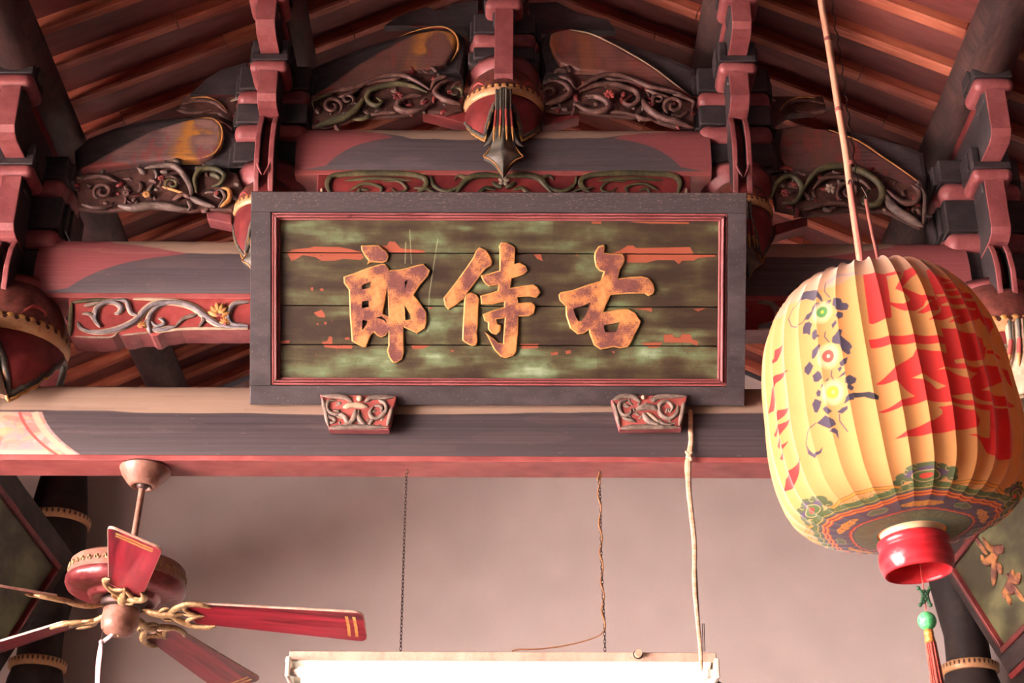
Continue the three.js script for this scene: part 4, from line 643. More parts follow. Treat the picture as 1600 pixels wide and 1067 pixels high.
// the two carved blocks that carry it
for (const [label, oy, pts, flip, z] of [['carved red and grey wedge block under the left part of the name board', 605, [[105, 115], [1385, 135], [1260, 715], [255, 710]], 0, [10.667, 490, 605]], ['carved red and grey wedge block under the right part of the name board', 605, [[105, 205], [290, 130], [1380, 130], [1275, 690], [245, 700]], 1, [10.667, 945, 605]]]) {
  const t = thing('carved_block', label, 'carving'), zf = 0.133, w = (p) => outline(px(z, p), zf);
  part('wedge', plate(w(pts), 0.106, zf, 0.003), [MAT.redPink, MAT.red], t);
  const v = (p, a, b, m = MAT.vineMid, n = 'scroll') => part(n, vinePx(px(z, p), zf + 0.001, a * 1.25, b * 1.25, { flat: 0.8 }), m, t);
  if (!flip) {
    v([[130, 140], [400, 150], [560, 180], [640, 250]], 0.006, 0.006); v([[1350, 165], [1100, 165], [950, 180], [850, 250]], 0.006, 0.006); v([[150, 180], [200, 400], [250, 650]], 0.005, 0.005, MAT.vineMid, 'border'); v([[250, 680], [600, 660], [1240, 670]], 0.006, 0.006, MAT.vineMid, 'border'); v([[1230, 640], [1270, 480], [1310, 330]], 0.005, 0.005, MAT.vineMid, 'border');
    v([[370, 220], [260, 230], [225, 330], [290, 430], [400, 440], [420, 390], [370, 400]], 0.0055, 0.004); v([[400, 450], [500, 470], [560, 560], [600, 620]], 0.005, 0.006); v([[240, 430], [270, 500], [340, 520], [350, 570], [290, 590], [275, 550]], 0.005, 0.003);
    v([[700, 370], [690, 480], [620, 590], [480, 640]], 0.008, 0.006); v([[760, 370], [740, 480], [800, 570], [880, 640]], 0.006, 0.005); v([[1000, 320], [940, 420], [1010, 520], [1130, 480], [1210, 380], [1180, 260], [1080, 200]], 0.0055, 0.0045); v([[1010, 310], [1100, 310], [1150, 360], [1100, 400]], 0.0045, 0.0035); v([[1010, 520], [950, 590], [930, 640]], 0.005, 0.004);
    v([[490, 340], [620, 300], [760, 300], [900, 330]], 0.007, 0.007, MAT.cream, 'ribbon'); part('bud', knob(at(...px(z, [[765, 185]])[0], zf + 0.004), 0.0085), MAT.cream, t);
  } else {
    v([[130, 215], [300, 150], [480, 160], [600, 250]], 0.006, 0.006); v([[1360, 150], [1000, 150], [870, 170], [800, 250]], 0.006, 0.006); v([[140, 250], [190, 420], [250, 660]], 0.0045, 0.0045, MAT.vineMid, 'border'); v([[260, 680], [600, 660], [1250, 665]], 0.006, 0.006, MAT.vineMid, 'border'); v([[1240, 640], [1290, 420], [1320, 250]], 0.005, 0.005, MAT.vineMid, 'border');
    v([[380, 210], [270, 250], [240, 360], [310, 460], [420, 440], [440, 360]], 0.0055, 0.004); v([[290, 500], [400, 540], [500, 560]], 0.004, 0.005); v([[640, 420], [720, 540], [850, 620], [960, 650]], 0.008, 0.006); v([[700, 420], [800, 500], [900, 600]], 0.005, 0.005, MAT.cream); v([[960, 420], [900, 330], [960, 250], [1050, 240], [1130, 330], [1080, 430]], 0.0055, 0.004); v([[900, 300], [930, 450], [1060, 520], [1200, 440], [1220, 300]], 0.0055, 0.0045); v([[880, 540], [1000, 620], [1180, 600]], 0.005, 0.004);
    v([[520, 370], [660, 330], [780, 330], [890, 370]], 0.0075, 0.0075, MAT.vineMid, 'ribbon'); part('bud', knob(at(...px(z, [[645, 165]])[0], zf + 0.004), 0.006), MAT.cream, t);
  }
  const q = rng(flip + 40); for (let i = 0; i < 26; i++) { const x = 260 + q() * 960, y = 200 + q() * 430, a = q() * 6.3, l = 60 + q() * 70, c = (q() - 0.5) * 3; part('small_leaf', vinePx(px(z, [0, 0.35, 0.7, 1].map((k) => [x + Math.cos(a + c * k) * l * k, y + Math.sin(a + c * k) * l * k * 0.8])), zf - 0.001, 0.0045, 0.0035, { flat: 0.7, n: 7 }), MAT.vineMid, t); }
  seat(t);
}
// ---------- ceiling fan ----------
{
  const t = thing('ceiling_fan', 'red bladed ceiling fan with bronze fittings hanging from the lowest beam', 'fan'), top = at(228, 728, 0.03); top.y = Y0 + 1.629;
  t.position.copy(top); t.rotation.set(-0.5 * Math.PI / 180, 0, -2.6 * Math.PI / 180);
  part('canopy', lathe([[0.0, 0], [0.066, 0], [0.067, -0.006], [0.06, -0.022], [0.044, -0.042], [0.036, -0.05], [0.03, -0.054], [0.024, -0.05], [0.02, -0.03]], 40), MAT.bronze, t);
  const rod = new THREE.CylinderGeometry(0.0085, 0.0085, 0.27, 16); rod.translate(0, -0.155, 0);
  part('down_rod', rod, MAT.bronze, t); part('rod_ball', new THREE.SphereGeometry(0.017, 16, 12).translate(0, -0.045, 0), MAT.steel, t);
  const motor = part('motor_housing', lathe([[0.02, -0.252], [0.05, -0.256], [0.10, -0.262], [0.138, -0.27], [0.146, -0.278], [0.148, -0.318], [0.15, -0.322]], 56), MAT.bronze, t);
  part('housing_band', lathe([[0.149, -0.318], [0.1525, -0.322], [0.1525, -0.334], [0.146, -0.346], [0.128, -0.353], [0.095, -0.352], [0.09, -0.356], [0.086, -0.366], [0.078, -0.37], [0.07, -0.366], [0.06, -0.36], [0.0, -0.36]], 56), MAT.maroonMetal, motor);
  const emboss = []; for (let i = 0; i < 40; i++) { const a = i / 40 * 2 * Math.PI, s = tendril([[-0.008, -0.004], [-0.003, 0.006], [0.003, -0.005], [0.008, 0.004]].map(([x, y]) => new THREE.Vector3(x, y, 0)), 0.0026, 0.002); s.translate(0, -0.298, 0.1488); s.rotateY(a); emboss.push(s); }
  part('embossed_band', emboss, MAT.antique, motor).userData.kind = 'stuff';
  for (let i = 0; i < 10; i++) { const g = box(-0.012, 0.012, -0.382, -0.362, 0.046, 0.052, 0.002); g.rotateY(i / 10 * 2 * Math.PI); part('vent', g, MAT.darkHole, motor); }
  part('flywheel', lathe([[0.05, -0.36], [0.056, -0.366], [0.056, -0.382], [0.05, -0.388], [0, -0.388]], 36), MAT.steel, t);
  part('switch_cup', lathe([[0.0, -0.385], [0.044, -0.386], [0.046, -0.392], [0.047, -0.425], [0.044, -0.44], [0.034, -0.452], [0.018, -0.458], [0, -0.459]], 40), MAT.bronze, t);
  part('cup_screw', new THREE.SphereGeometry(0.004, 10, 8).translate(0.004, -0.459, 0.008), MAT.antique, t);
  // one blade, built along +x
  const w0 = 0.052, w1 = 0.064, out = [];
  out.push([0.185, -w0 * 0.86], [0.595, -w1]); for (let i = 0; i <= 6; i++) { const a = -Math.PI / 2 + i / 6 * Math.PI / 2; out.push([0.606 + Math.cos(a) * 0.02 - 0.0, -w1 + 0.02 + Math.sin(a) * 0.02]); }
  for (let i = 0; i <= 6; i++) { const a = i / 6 * Math.PI / 2; out.push([0.606 + Math.cos(a) * 0.02, w1 - 0.02 + Math.sin(a) * 0.02]); } out.push([0.595, w1], [0.185, w0 * 0.86], [0.175, w0 * 0.4], [0.175, -w0 * 0.4]);
  const flat = (g) => g.rotateX(Math.PI / 2), pitch = -16 * Math.PI / 180, hang = -0.382;
  const bladeG = boxUV(flat(plate(out, -0.003, 0.003, 0.0012))); bladeG.userData.ownUV = true;
  { const p = bladeG.attributes.position, uv = bladeG.attributes.uv; for (let i = 0; i < p.count; i++) uv.setXY(i, p.getX(i), p.getZ(i)); }
  const stripe = (x) => boxUV(flat(plate([[x, -0.044], [x + 0.008, -0.044], [x + 0.0095, 0], [x + 0.008, 0.044], [x, 0.044], [x + 0.0015, 0]], 0.0028, 0.0038)));
  const S1 = stripe(0.578), S2 = stripe(0.597); S1.userData.ownUV = S2.userData.ownUV = true;
  const V = (a) => a.map(([x, y, z = 0]) => new THREE.Vector3(x, y, z));
  const ironG = [tendril(V([[0.05, 0, 0.004], [0.09, 0, 0.012], [0.125, 0, 0.012], [0.16, 0, 0.006]]), 0.014, 0.012, { flat: 0.6 }), ...[-1, 1].flatMap((s) => [tendril(V([[0.12, 0, 0.01], [0.15, 0.03 * s, 0.009], [0.178, 0.048 * s, 0.008], [0.215, 0.05 * s, 0.008], [0.238, 0.04 * s, 0.008]]), 0.011, 0.008, { flat: 0.7 }), tendril(V([[0.178, 0.046 * s, 0.008], [0.168, 0.026 * s, 0.009], [0.182, 0.012 * s, 0.009], [0.2, 0.004 * s, 0.009]]), 0.008, 0.006, { flat: 0.7 }), tendril(V([[0.1, 0.002 * s, 0.012], [0.112, 0.022 * s, 0.012], [0.13, 0.028 * s, 0.011]]), 0.006, 0.004)]), tendril(V([[0.16, 0, 0.007], [0.19, 0, 0.008], [0.215, 0, 0.008]]), 0.006, 0.005, { flat: 0.8 })].map(flat);
  const iron = boxUV(mergeGeometries(ironG.map((g) => g.toNonIndexed()))); iron.userData.ownUV = true;
  for (let k = 0; k < 5; k++) {
    const b = part('blade', bladeG, [MAT.bladeWood, MAT.bladeEdge], t);
    b.rotation.order = 'YXZ'; b.rotation.set(pitch, -(2 + 72 * k) * Math.PI / 180, -0.05); b.position.y = hang;
    part('blade_iron', iron, MAT.antique, b); part('gold_stripe', S1, MAT.gilt, b); part('gold_stripe', S2, MAT.gilt, b);
  }
}
{ // strips of ribbon knotted on the fan's pull
  const t = thing('pull_ribbon', 'pale ribbon strips knotted under the red bladed fan', 'ribbon'), P = (a) => a.map(([x, y]) => at(x, y, 0.05));
  part('strip', tendril(P([[177, 989], [170, 996], [160, 1003]]), 0.005, 0.006, { flat: 0.2, tip: 0.1 }), MAT.ribbon, t);
  part('knot', knob(at(158, 1003, 0.05), 0.006, 0.8), MAT.ribbon, t);
  part('strip', tendril(P([[158, 1003], [157, 1025], [154, 1050], [153, 1085]]), 0.005, 0.0065, { flat: 0.2, tip: 0.1 }), MAT.ribbon, t);
  part('strip', tendril(P([[157, 1003], [152, 1030], [149, 1085]]), 0.0022, 0.002, { flat: 0.3, tip: 0.1 }), MAT.ribbon, t);
  part('pull_cord', tube(P([[163, 972], [160, 988], [158, 1003]]), 0.0012, 8), MAT.chain, t); seat(t);
}
// ---------- fluorescent fitting on chains ----------
{
  const t = thing('tube_light', 'long enamelled batten with two white glowing tubes hung at the foot of the picture', 'lamp');
  const a = at(452, 1017, 0.06), b = at(1119, 1019, 0.06), yT = (a.y + b.y) / 2, yB = at(785, 1034, 0.06).y, x0 = a.x, x1 = b.x, yc = at(785, 1051, 0.065).y;
  part('housing', [box(x0, x1, yB, yT, 0.0, 0.06, 0.003)], MAT.enamel, t);
  part('reflector', plateX([[0.066, yB], [0.062, yB - 0.002], [0.035, yB - 0.016], [0.025, yB - 0.016], [-0.002, yB - 0.002], [-0.006, yB], [0.0, yB + 0.002], [0.06, yB + 0.002]], (x0 + x1) / 2, x1 - x0 - 0.03, 0.001), MAT.enamelWhite, t);
  for (const x of [x0 - 0.004, x1 - 0.008]) {
    const h = part('end_holder', [box(x, x + 0.012, yB - 0.045, yB + 0.006, -0.03, 0.085, 0.004), box(x + (x < 0 ? -0.004 : 0.0), x + (x < 0 ? 0.03 : 0.012), yB - 0.004, yB + 0.002, 0.0, 0.07, 0.002)], MAT.enamelWhite, t);
    for (const z of [0.065, -0.012]) { const g = new THREE.CylinderGeometry(0.009, 0.011, 0.022, 16); g.rotateZ(Math.PI / 2); g.translate(x < 0 ? x + 0.018 : x - 0.006, yc, z); part('lamp_socket', g, MAT.enamelWhite, h); }
  }
  for (const z of [0.065, -0.012]) {
    const g = new THREE.CylinderGeometry(0.0128, 0.0128, x1 - x0 - 0.056, 20); g.rotateZ(Math.PI / 2); g.translate((x0 + x1) / 2, yc, z); part('tube', g, MAT.tubeGlow, t);
    const l = new THREE.RectAreaLight(0xfff4e6, 0.35, x1 - x0 - 0.06, 0.026); l.position.set((x0 + x1) / 2, yc - 0.0135, z); l.lookAt(l.position.x, l.position.y - 1, z + 0.5); scene.add(l);
  }
  const s = at(997, 1022, 0.062); part('starter', [new THREE.CylinderGeometry(0.0095, 0.0095, 0.02, 18).rotateX(Math.PI / 2).translate(s.x, s.y, 0.066)], MAT.cream, t); part('starter_hole', new THREE.CylinderGeometry(0.012, 0.012, 0.003, 18).rotateX(Math.PI / 2).translate(s.x, s.y, 0.0605), MAT.darkHole, t);
  const c = at(1122, 1072, 0.03); part('cord_grip', new THREE.SphereGeometry(0.012, 14, 10).translate(c.x, c.y, 0.03), MAT.darkHole, t);
  seat(t);
}
function chain(label, a, b, wob = 0) {
  const t = thing('hanging_chain', label, 'chain'), n = Math.round(a.distanceTo(b) / 0.0098), links = [], d = new THREE.Vector3().subVectors(b, a), q = new THREE.Quaternion().setFromUnitVectors(new THREE.Vector3(0, 1, 0), d.clone().normalize());
  for (let i = 0; i < n; i++) { const g = new THREE.TorusGeometry(0.0036, 0.0011, 5, 10); g.scale(0.8, 1.75, 1); if (i % 2) g.rotateY(Math.PI / 2); g.rotateY(0.4); g.applyQuaternion(q); const k = (i + 0.5) / n; g.translate(a.x + d.x * k + wob * Math.sin(k * 9), a.y + d.y * k, a.z + d.z * k); links.push(g); }
  part('links', links, MAT.chain, t).userData.kind = 'stuff';
  part('hook', tube([a.clone().add(new THREE.Vector3(0, 0.012, 0)), a.clone().add(new THREE.Vector3(0.005, 0.004, 0)), a], 0.0016, 8), MAT.chain, t);
  return seat(t);
}
chain('thin rusty chain from the lowest beam to the left part of the tube light', at(635, 740, 0.03), at(626, 1016, 0.03));
chain('rusty chain wound with an orange wire to the middle of the tube light', at(936, 741, 0.03), at(945, 1017, 0.03), 0.001);
{
  const t = thing('orange_wire', 'orange wire twisted round the second chain and trailing to the tube light', 'wire'), pts = []; 
  for (let i = 0; i <= 40; i++) { const k = i / 40, c = at(mix(935, 943.5, k), mix(738, 985, k), 0.033), a = k * 34; pts.push(c.add(new THREE.Vector3(Math.sin(a) * 0.0038, 0, Math.cos(a) * 0.004))); }
  part('twisted_length', tube(pts, 0.0021, 160), MAT.wire, t);
  part('loose_end', tube([[943, 986], [938, 992], [915, 1001], [880, 1009], [840, 1014], [806, 1015], [800, 1017]].map(([x, y]) => at(x, y, 0.045)), 0.0018, 40), MAT.wire, t);
  const knotPts = []; for (let i = 0; i < 26; i++) { const a = i * 0.9, c = at(936, 742 + (i % 7) * 1.4, 0.033); knotPts.push(c.add(new THREE.Vector3(Math.sin(a) * 0.006, 0, Math.cos(a) * 0.006))); } part('wire_knot', tube(knotPts, 0.0019, 90), MAT.wire, t); seat(t);
}
{
  const t = thing('raffia_tie', 'long pale raffia strip knotted below the right carved block and reaching the tube light', 'cord'), P = (a, z = 0.1) => a.map(([x, y]) => at(x, y, z));
  part('strip', tendril(P([[1079, 640], [1079, 665], [1080, 690], [1077, 708]]), 0.0065, 0.0075, { flat: 0.3, tip: 0.04, n: 16 }), MAT.raffia, t);
  part('knot', [tendril(P([[1072, 716], [1077, 711], [1082, 705]]), 0.006, 0.006, { flat: 0.8 }), tendril(P([[1071, 704], [1077, 713], [1081, 720]]), 0.005, 0.006, { flat: 0.8 })], MAT.raffia, t);
  part('strip', tendril(P([[1076, 714], [1076, 760], [1080, 800], [1085, 850], [1085, 910], [1089, 960], [1094, 1010], [1096, 1048]]), 0.0075, 0.0045, { flat: 0.3, tip: 0.04, n: 40 }), MAT.raffia, t);
  part('strip', tendril(P([[1073, 716], [1072, 735], [1077, 770], [1083, 830], [1084, 900]], 0.094), 0.005, 0.0035, { flat: 0.3, tip: 0.1, n: 30 }), MAT.wire, t);
  part('loose_tail', tendril(P([[1074, 714], [1072, 728], [1071, 741]]), 0.005, 0.002, { flat: 0.3 }), MAT.raffia, t); seat(t);
  const u = thing('dark_flex', 'dark flex running down behind the pale raffia strip', 'wire'); part('flex', tube([[1078, 742], [1083, 830], [1087, 880], [1089, 920], [1092, 970], [1096, 1018]].map(([x, y]) => at(x, y, 0.05)), 0.0026, 40), MAT.chain, u); seat(u);
  const w = thing('hanging_wire', 'short grey wire loop standing on the right end of the tube light', 'wire'); for (const x of [1097, 1100]) part('wire_leg', tube([[x, 974], [x + 0.6, 995], [x + 1.5, 1018]].map(([q, y]) => at(q, y, 0.04)), 0.0012, 10), MAT.steel, w); seat(w);
}
// ---------- the paper lantern ----------
// ink on the paper, as angle round the lantern (degrees) and height along its profile (per cent)
const redInk = [
  '-16.6,79.5 -4.7,78.2 -7.2,63.2 -7.8,62.6 -16.3,61.6 -17.7,61.9',
  '-4.6,78.6 3.5,78.4 2.7,77.1 -5.1,77.3',
  '6.0,79.6 10.2,80.4 13.4,78.9 10.7,77.2 7.0,75.8 0.7,72.0 5.7,70.7 9.3,69.2 16.7,69.3 16.0,68.2 10.2,67.3 8.5,65.7 3.9,64.3 -0.6,64.1 -2.8,65.0 -6.8,66.8 -6.5,67.6 -0.6,66.5 1.8,67.0 3.1,67.9 2.6,68.9 -2.5,71.9 -1.1,73.1 3.9,76.9',
  '15.0,68.1 18.3,68.6 16.2,64.9 7.6,63.5 4.8,63.8 8.8,65.2 12.5,67.0',
  '19.2,79.8 22.8,80.5 27.8,78.2 45.4,72.4 42.6,67.9 41.2,65.1 27.4,61.5 18.7,61.0 29.5,64.8 16.6,61.7 8.9,61.3 16.3,64.1 17.3,65.1 16.8,69.5 17.4,74.9',
  '45.4,72.4',
  '42.6,67.9 56.9,67.0 47.0,61.2 42.1,62.9 41.2,65.1',
  '-19.2,57.1 -7.0,57.2 14.8,56.5 14.4,54.4 4.2,54.4 -6.9,54.7 -18.2,54.6 -19.0,54.8',
  '14.5,59.2 25.9,59.0 38.6,58.7 38.3,54.2 34.9,51.7 14.5,49.9 14.5,54.6',
  '-19.6,44.3 -15.9,45.8 -7.7,49.2 -1.7,51.0 0.2,52.7 4.6,52.8 13.6,51.7 15.9,53.7 39.9,56.3 36.9,52.9 33.1,51.2 26.3,50.6 18.4,50.7 16.7,51.0 17.7,49.1 29.1,48.9 37.9,50.8 43.7,50.8 47.7,48.9 43.8,46.6 36.7,44.6 28.4,42.5 35.3,42.0 45.1,42.3 52.2,41.2 45.4,39.7 34.7,39.0 23.9,40.2 19.7,40.8 10.6,39.6 14.0,39.1 22.9,38.7 34.5,38.4 46.1,39.2 46.3,36.6 46.4,27.1 43.4,25.8 34.6,25.0 28.7,26.1 25.0,28.6 22.6,29.3 17.7,30.2 29.7,29.9 30.7,37.1 23.0,37.3 13.6,37.9 -0.0,38.5 -8.6,37.6 -18.5,36.7 -20.6,36.9 -15.5,37.9 -8.8,39.4 -4.1,40.1 -7.4,41.8 -10.9,44.6 -16.4,44.2',
  '-15.8,29.9 -8.7,31.5 2.3,33.5 6.5,35.1 6.8,36.2 5.1,37.0 13.4,37.1 22.1,36.1 25.1,34.6 24.2,32.9 22.3,32.0 12.5,30.9 1.6,30.1 -8.7,29.8',
  '39.6,55.3 49.6,55.6 50.9,54.6 38.9,54.3',
  '49.4,51.8 55.1,51.4 58.8,47.5 55.9,44.4 51.1,48.0',
  '-72.4,66.1 -64.7,65.9 -71.2,62.5 -79.6,61.9 -72.9,63.6',
  '-72.4,58.6 -61.3,57.0 -72.6,56.3 -80.5,50.4 -84.3,50.5 -80.1,56.6',
  '-73.2,48.5 -62.9,46.8 -74.2,45.6 -81.1,42.8 -82.1,43.7 -74.2,47.2',
  '-73.5,44.5 -63.1,43.8 -71.3,42.4 -79.8,39.1 -80.9,40.3',
  '-69.4,39.0 -79.0,35.8 -81.3,36.7 -74.9,38.7',
  '-65.6,76.9 -78.8,76.9',
  '-81.3,31.0 -62.6,32.4 -73.9,27.4 -84.8,28.3',
];
const creamGap = [
  '25.8,75.6 49.9,78.9 48.2,77.8 25.5,75.0',
  '23.7,72.7 46.0,74.9 45.9,74.3 23.3,71.9',
  '17.1,70.0 44.5,71.9 44.0,70.9 17.7,69.2',
  '18.2,66.7 21.8,67.5 41.5,68.3 40.8,67.7 27.6,66.2 18.0,66.2',
  '-4.0,45.1 1.3,45.8 10.0,42.3 6.2,41.6 3.1,43.5',
  '7.8,47.0 12.5,47.8 28.9,47.3 22.3,44.7 16.8,45.9 13.2,46.9',
];
const blueInk = [
  '-55.0,76.4 -54.8,79.0 -51.2,80.3 -46.0,79.4 -42.5,78.0 -39.7,74.9 -38.9,73.0 -39.6,73.0 -41.7,75.1 -43.6,74.2 -49.5,76.7 -52.5,76.9',
  '-37.7,71.7 -36.8,72.7 -34.1,72.6 -35.0,71.4 -36.8,71.2',
  '-33.8,70.5 -32.8,72.6 -29.2,71.7 -28.7,70.3 -26.7,69.9 -25.7,68.9 -26.7,67.7 -29.5,67.8 -31.9,68.4 -32.6,69.7',
  '-44.6,72.3 -42.4,73.0 -40.3,72.9 -40.5,71.8 -43.3,71.1 -44.8,70.0 -47.3,68.8 -49.8,69.4 -48.3,70.7 -45.3,71.0',
  '-32.6,66.7 -30.8,67.5 -28.9,67.0 -29.1,65.7 -31.0,65.2',
  '-35.2,64.6 -32.4,65.3 -32.2,64.2 -34.8,63.2',
  '-49.3,68.2 -47.0,68.2 -44.9,66.8 -46.0,65.8 -46.7,63.8 -48.5,64.8 -50.5,65.1 -50.4,66.9',
  '-45.2,64.3 -43.3,64.7 -42.2,64.1 -42.2,62.8 -41.0,62.0 -42.8,62.0 -44.2,61.6 -45.6,62.6',
  '-35.5,60.8 -34.0,61.1 -31.4,62.1 -30.1,61.7 -31.0,60.1 -29.3,58.8 -27.7,57.6 -26.9,56.4 -28.2,55.7 -28.1,54.7 -29.3,54.4 -31.3,55.7 -32.3,57.9 -34.5,58.6 -36.0,59.4',
  '-46.0,59.1 -41.4,59.8 -41.7,58.4 -44.1,57.4 -46.6,56.6 -46.8,57.8',
  '-47.0,57.0 -46.2,59.0 -42.9,59.5 -41.3,59.2 -42.8,57.6 -45.9,56.6',
  '-51.2,55.2 -48.4,56.4 -46.7,54.7 -48.6,53.3 -50.0,52.7 -51.5,54.0',
  '-47.9,52.2 -44.6,52.8 -43.1,51.8 -42.4,50.2 -45.3,49.8 -47.5,50.3',
  '-41.6,48.9 -39.7,49.9 -40.2,49.0',
  '-33.8,52.9 -29.6,53.7 -30.5,52.0 -32.1,51.5 -33.5,51.9',
  '-35.2,51.5 -33.6,51.8 -32.7,51.2 -34.4,50.4',
  '-35.8,49.0 -33.1,49.7 -31.1,49.8 -31.8,49.0',
  '-32.3,46.8 -32.0,48.0 -29.9,48.7 -27.3,47.4 -28.1,46.3 -30.1,45.9 -28.9,45.0 -30.0,44.2 -31.7,45.1 -31.0,46.2',
  '-34.7,41.5 -32.8,43.1 -29.7,43.6 -29.7,41.8',
  '-38.5,40.0 -35.9,40.7 -33.0,40.6 -33.3,39.8 -36.4,39.2',
  '-44.1,47.6 -43.3,48.7 -42.3,48.0',
  '-47.1,47.1 -45.8,47.7 -44.3,46.8 -45.1,45.6 -46.8,45.9',
  '-49.8,44.4 -48.0,45.6 -44.7,44.1 -45.9,42.9 -48.0,41.7 -49.3,42.1',
  '-44.8,42.0 -42.7,42.3 -40.4,40.5 -42.5,39.8 -44.2,41.3',
  '-49.2,39.1 -44.0,40.1 -40.4,38.2 -39.8,36.9 -42.8,36.1 -46.1,37.6',
  '-43.6,35.7 -40.7,36.1 -39.7,35.2 -40.2,32.9 -40.8,34.5',
  '-57.8,35.5 -58.2,32.7 -54.7,30.8 -50.5,31.3 -48.9,32.7 -51.1,31.9 -54.6,31.9 -56.9,33.6',
];
const blackInk = [
  '-29.7,43.6 -22.9,42.9 -19.1,41.2 -19.6,40.2 -21.3,40.4 -25.4,42.0 -29.6,42.2',
];
const paleInk = [
  '-39.0,81.1 -33.0,82.3 -29.0,82.7 -18.9,80.2 -21.3,79.8 -28.8,81.4 -33.1,79.8 -37.0,79.7',
];
const inkLine = [
  '-55.2,76.8 -59.6,76.0 -61.3,72.9 -58.9,69.8 -54.7,68.3 -50.9,68.6 -48.3,69.8',
  '-38.5,80.6 -38.2,76.5 -35.0,73.4',
  '-38.6,63.1 -39.1,61.5 -37.2,59.6',
  '-49.5,39.2 -55.2,37.8 -57.8,35.5 -57.8,33.2',
  '-38.0,51.6 -38.6,50.2 -37.6,48.4',
  '-37.6,39.4 -38.1,37.5 -35.5,34.2',
];
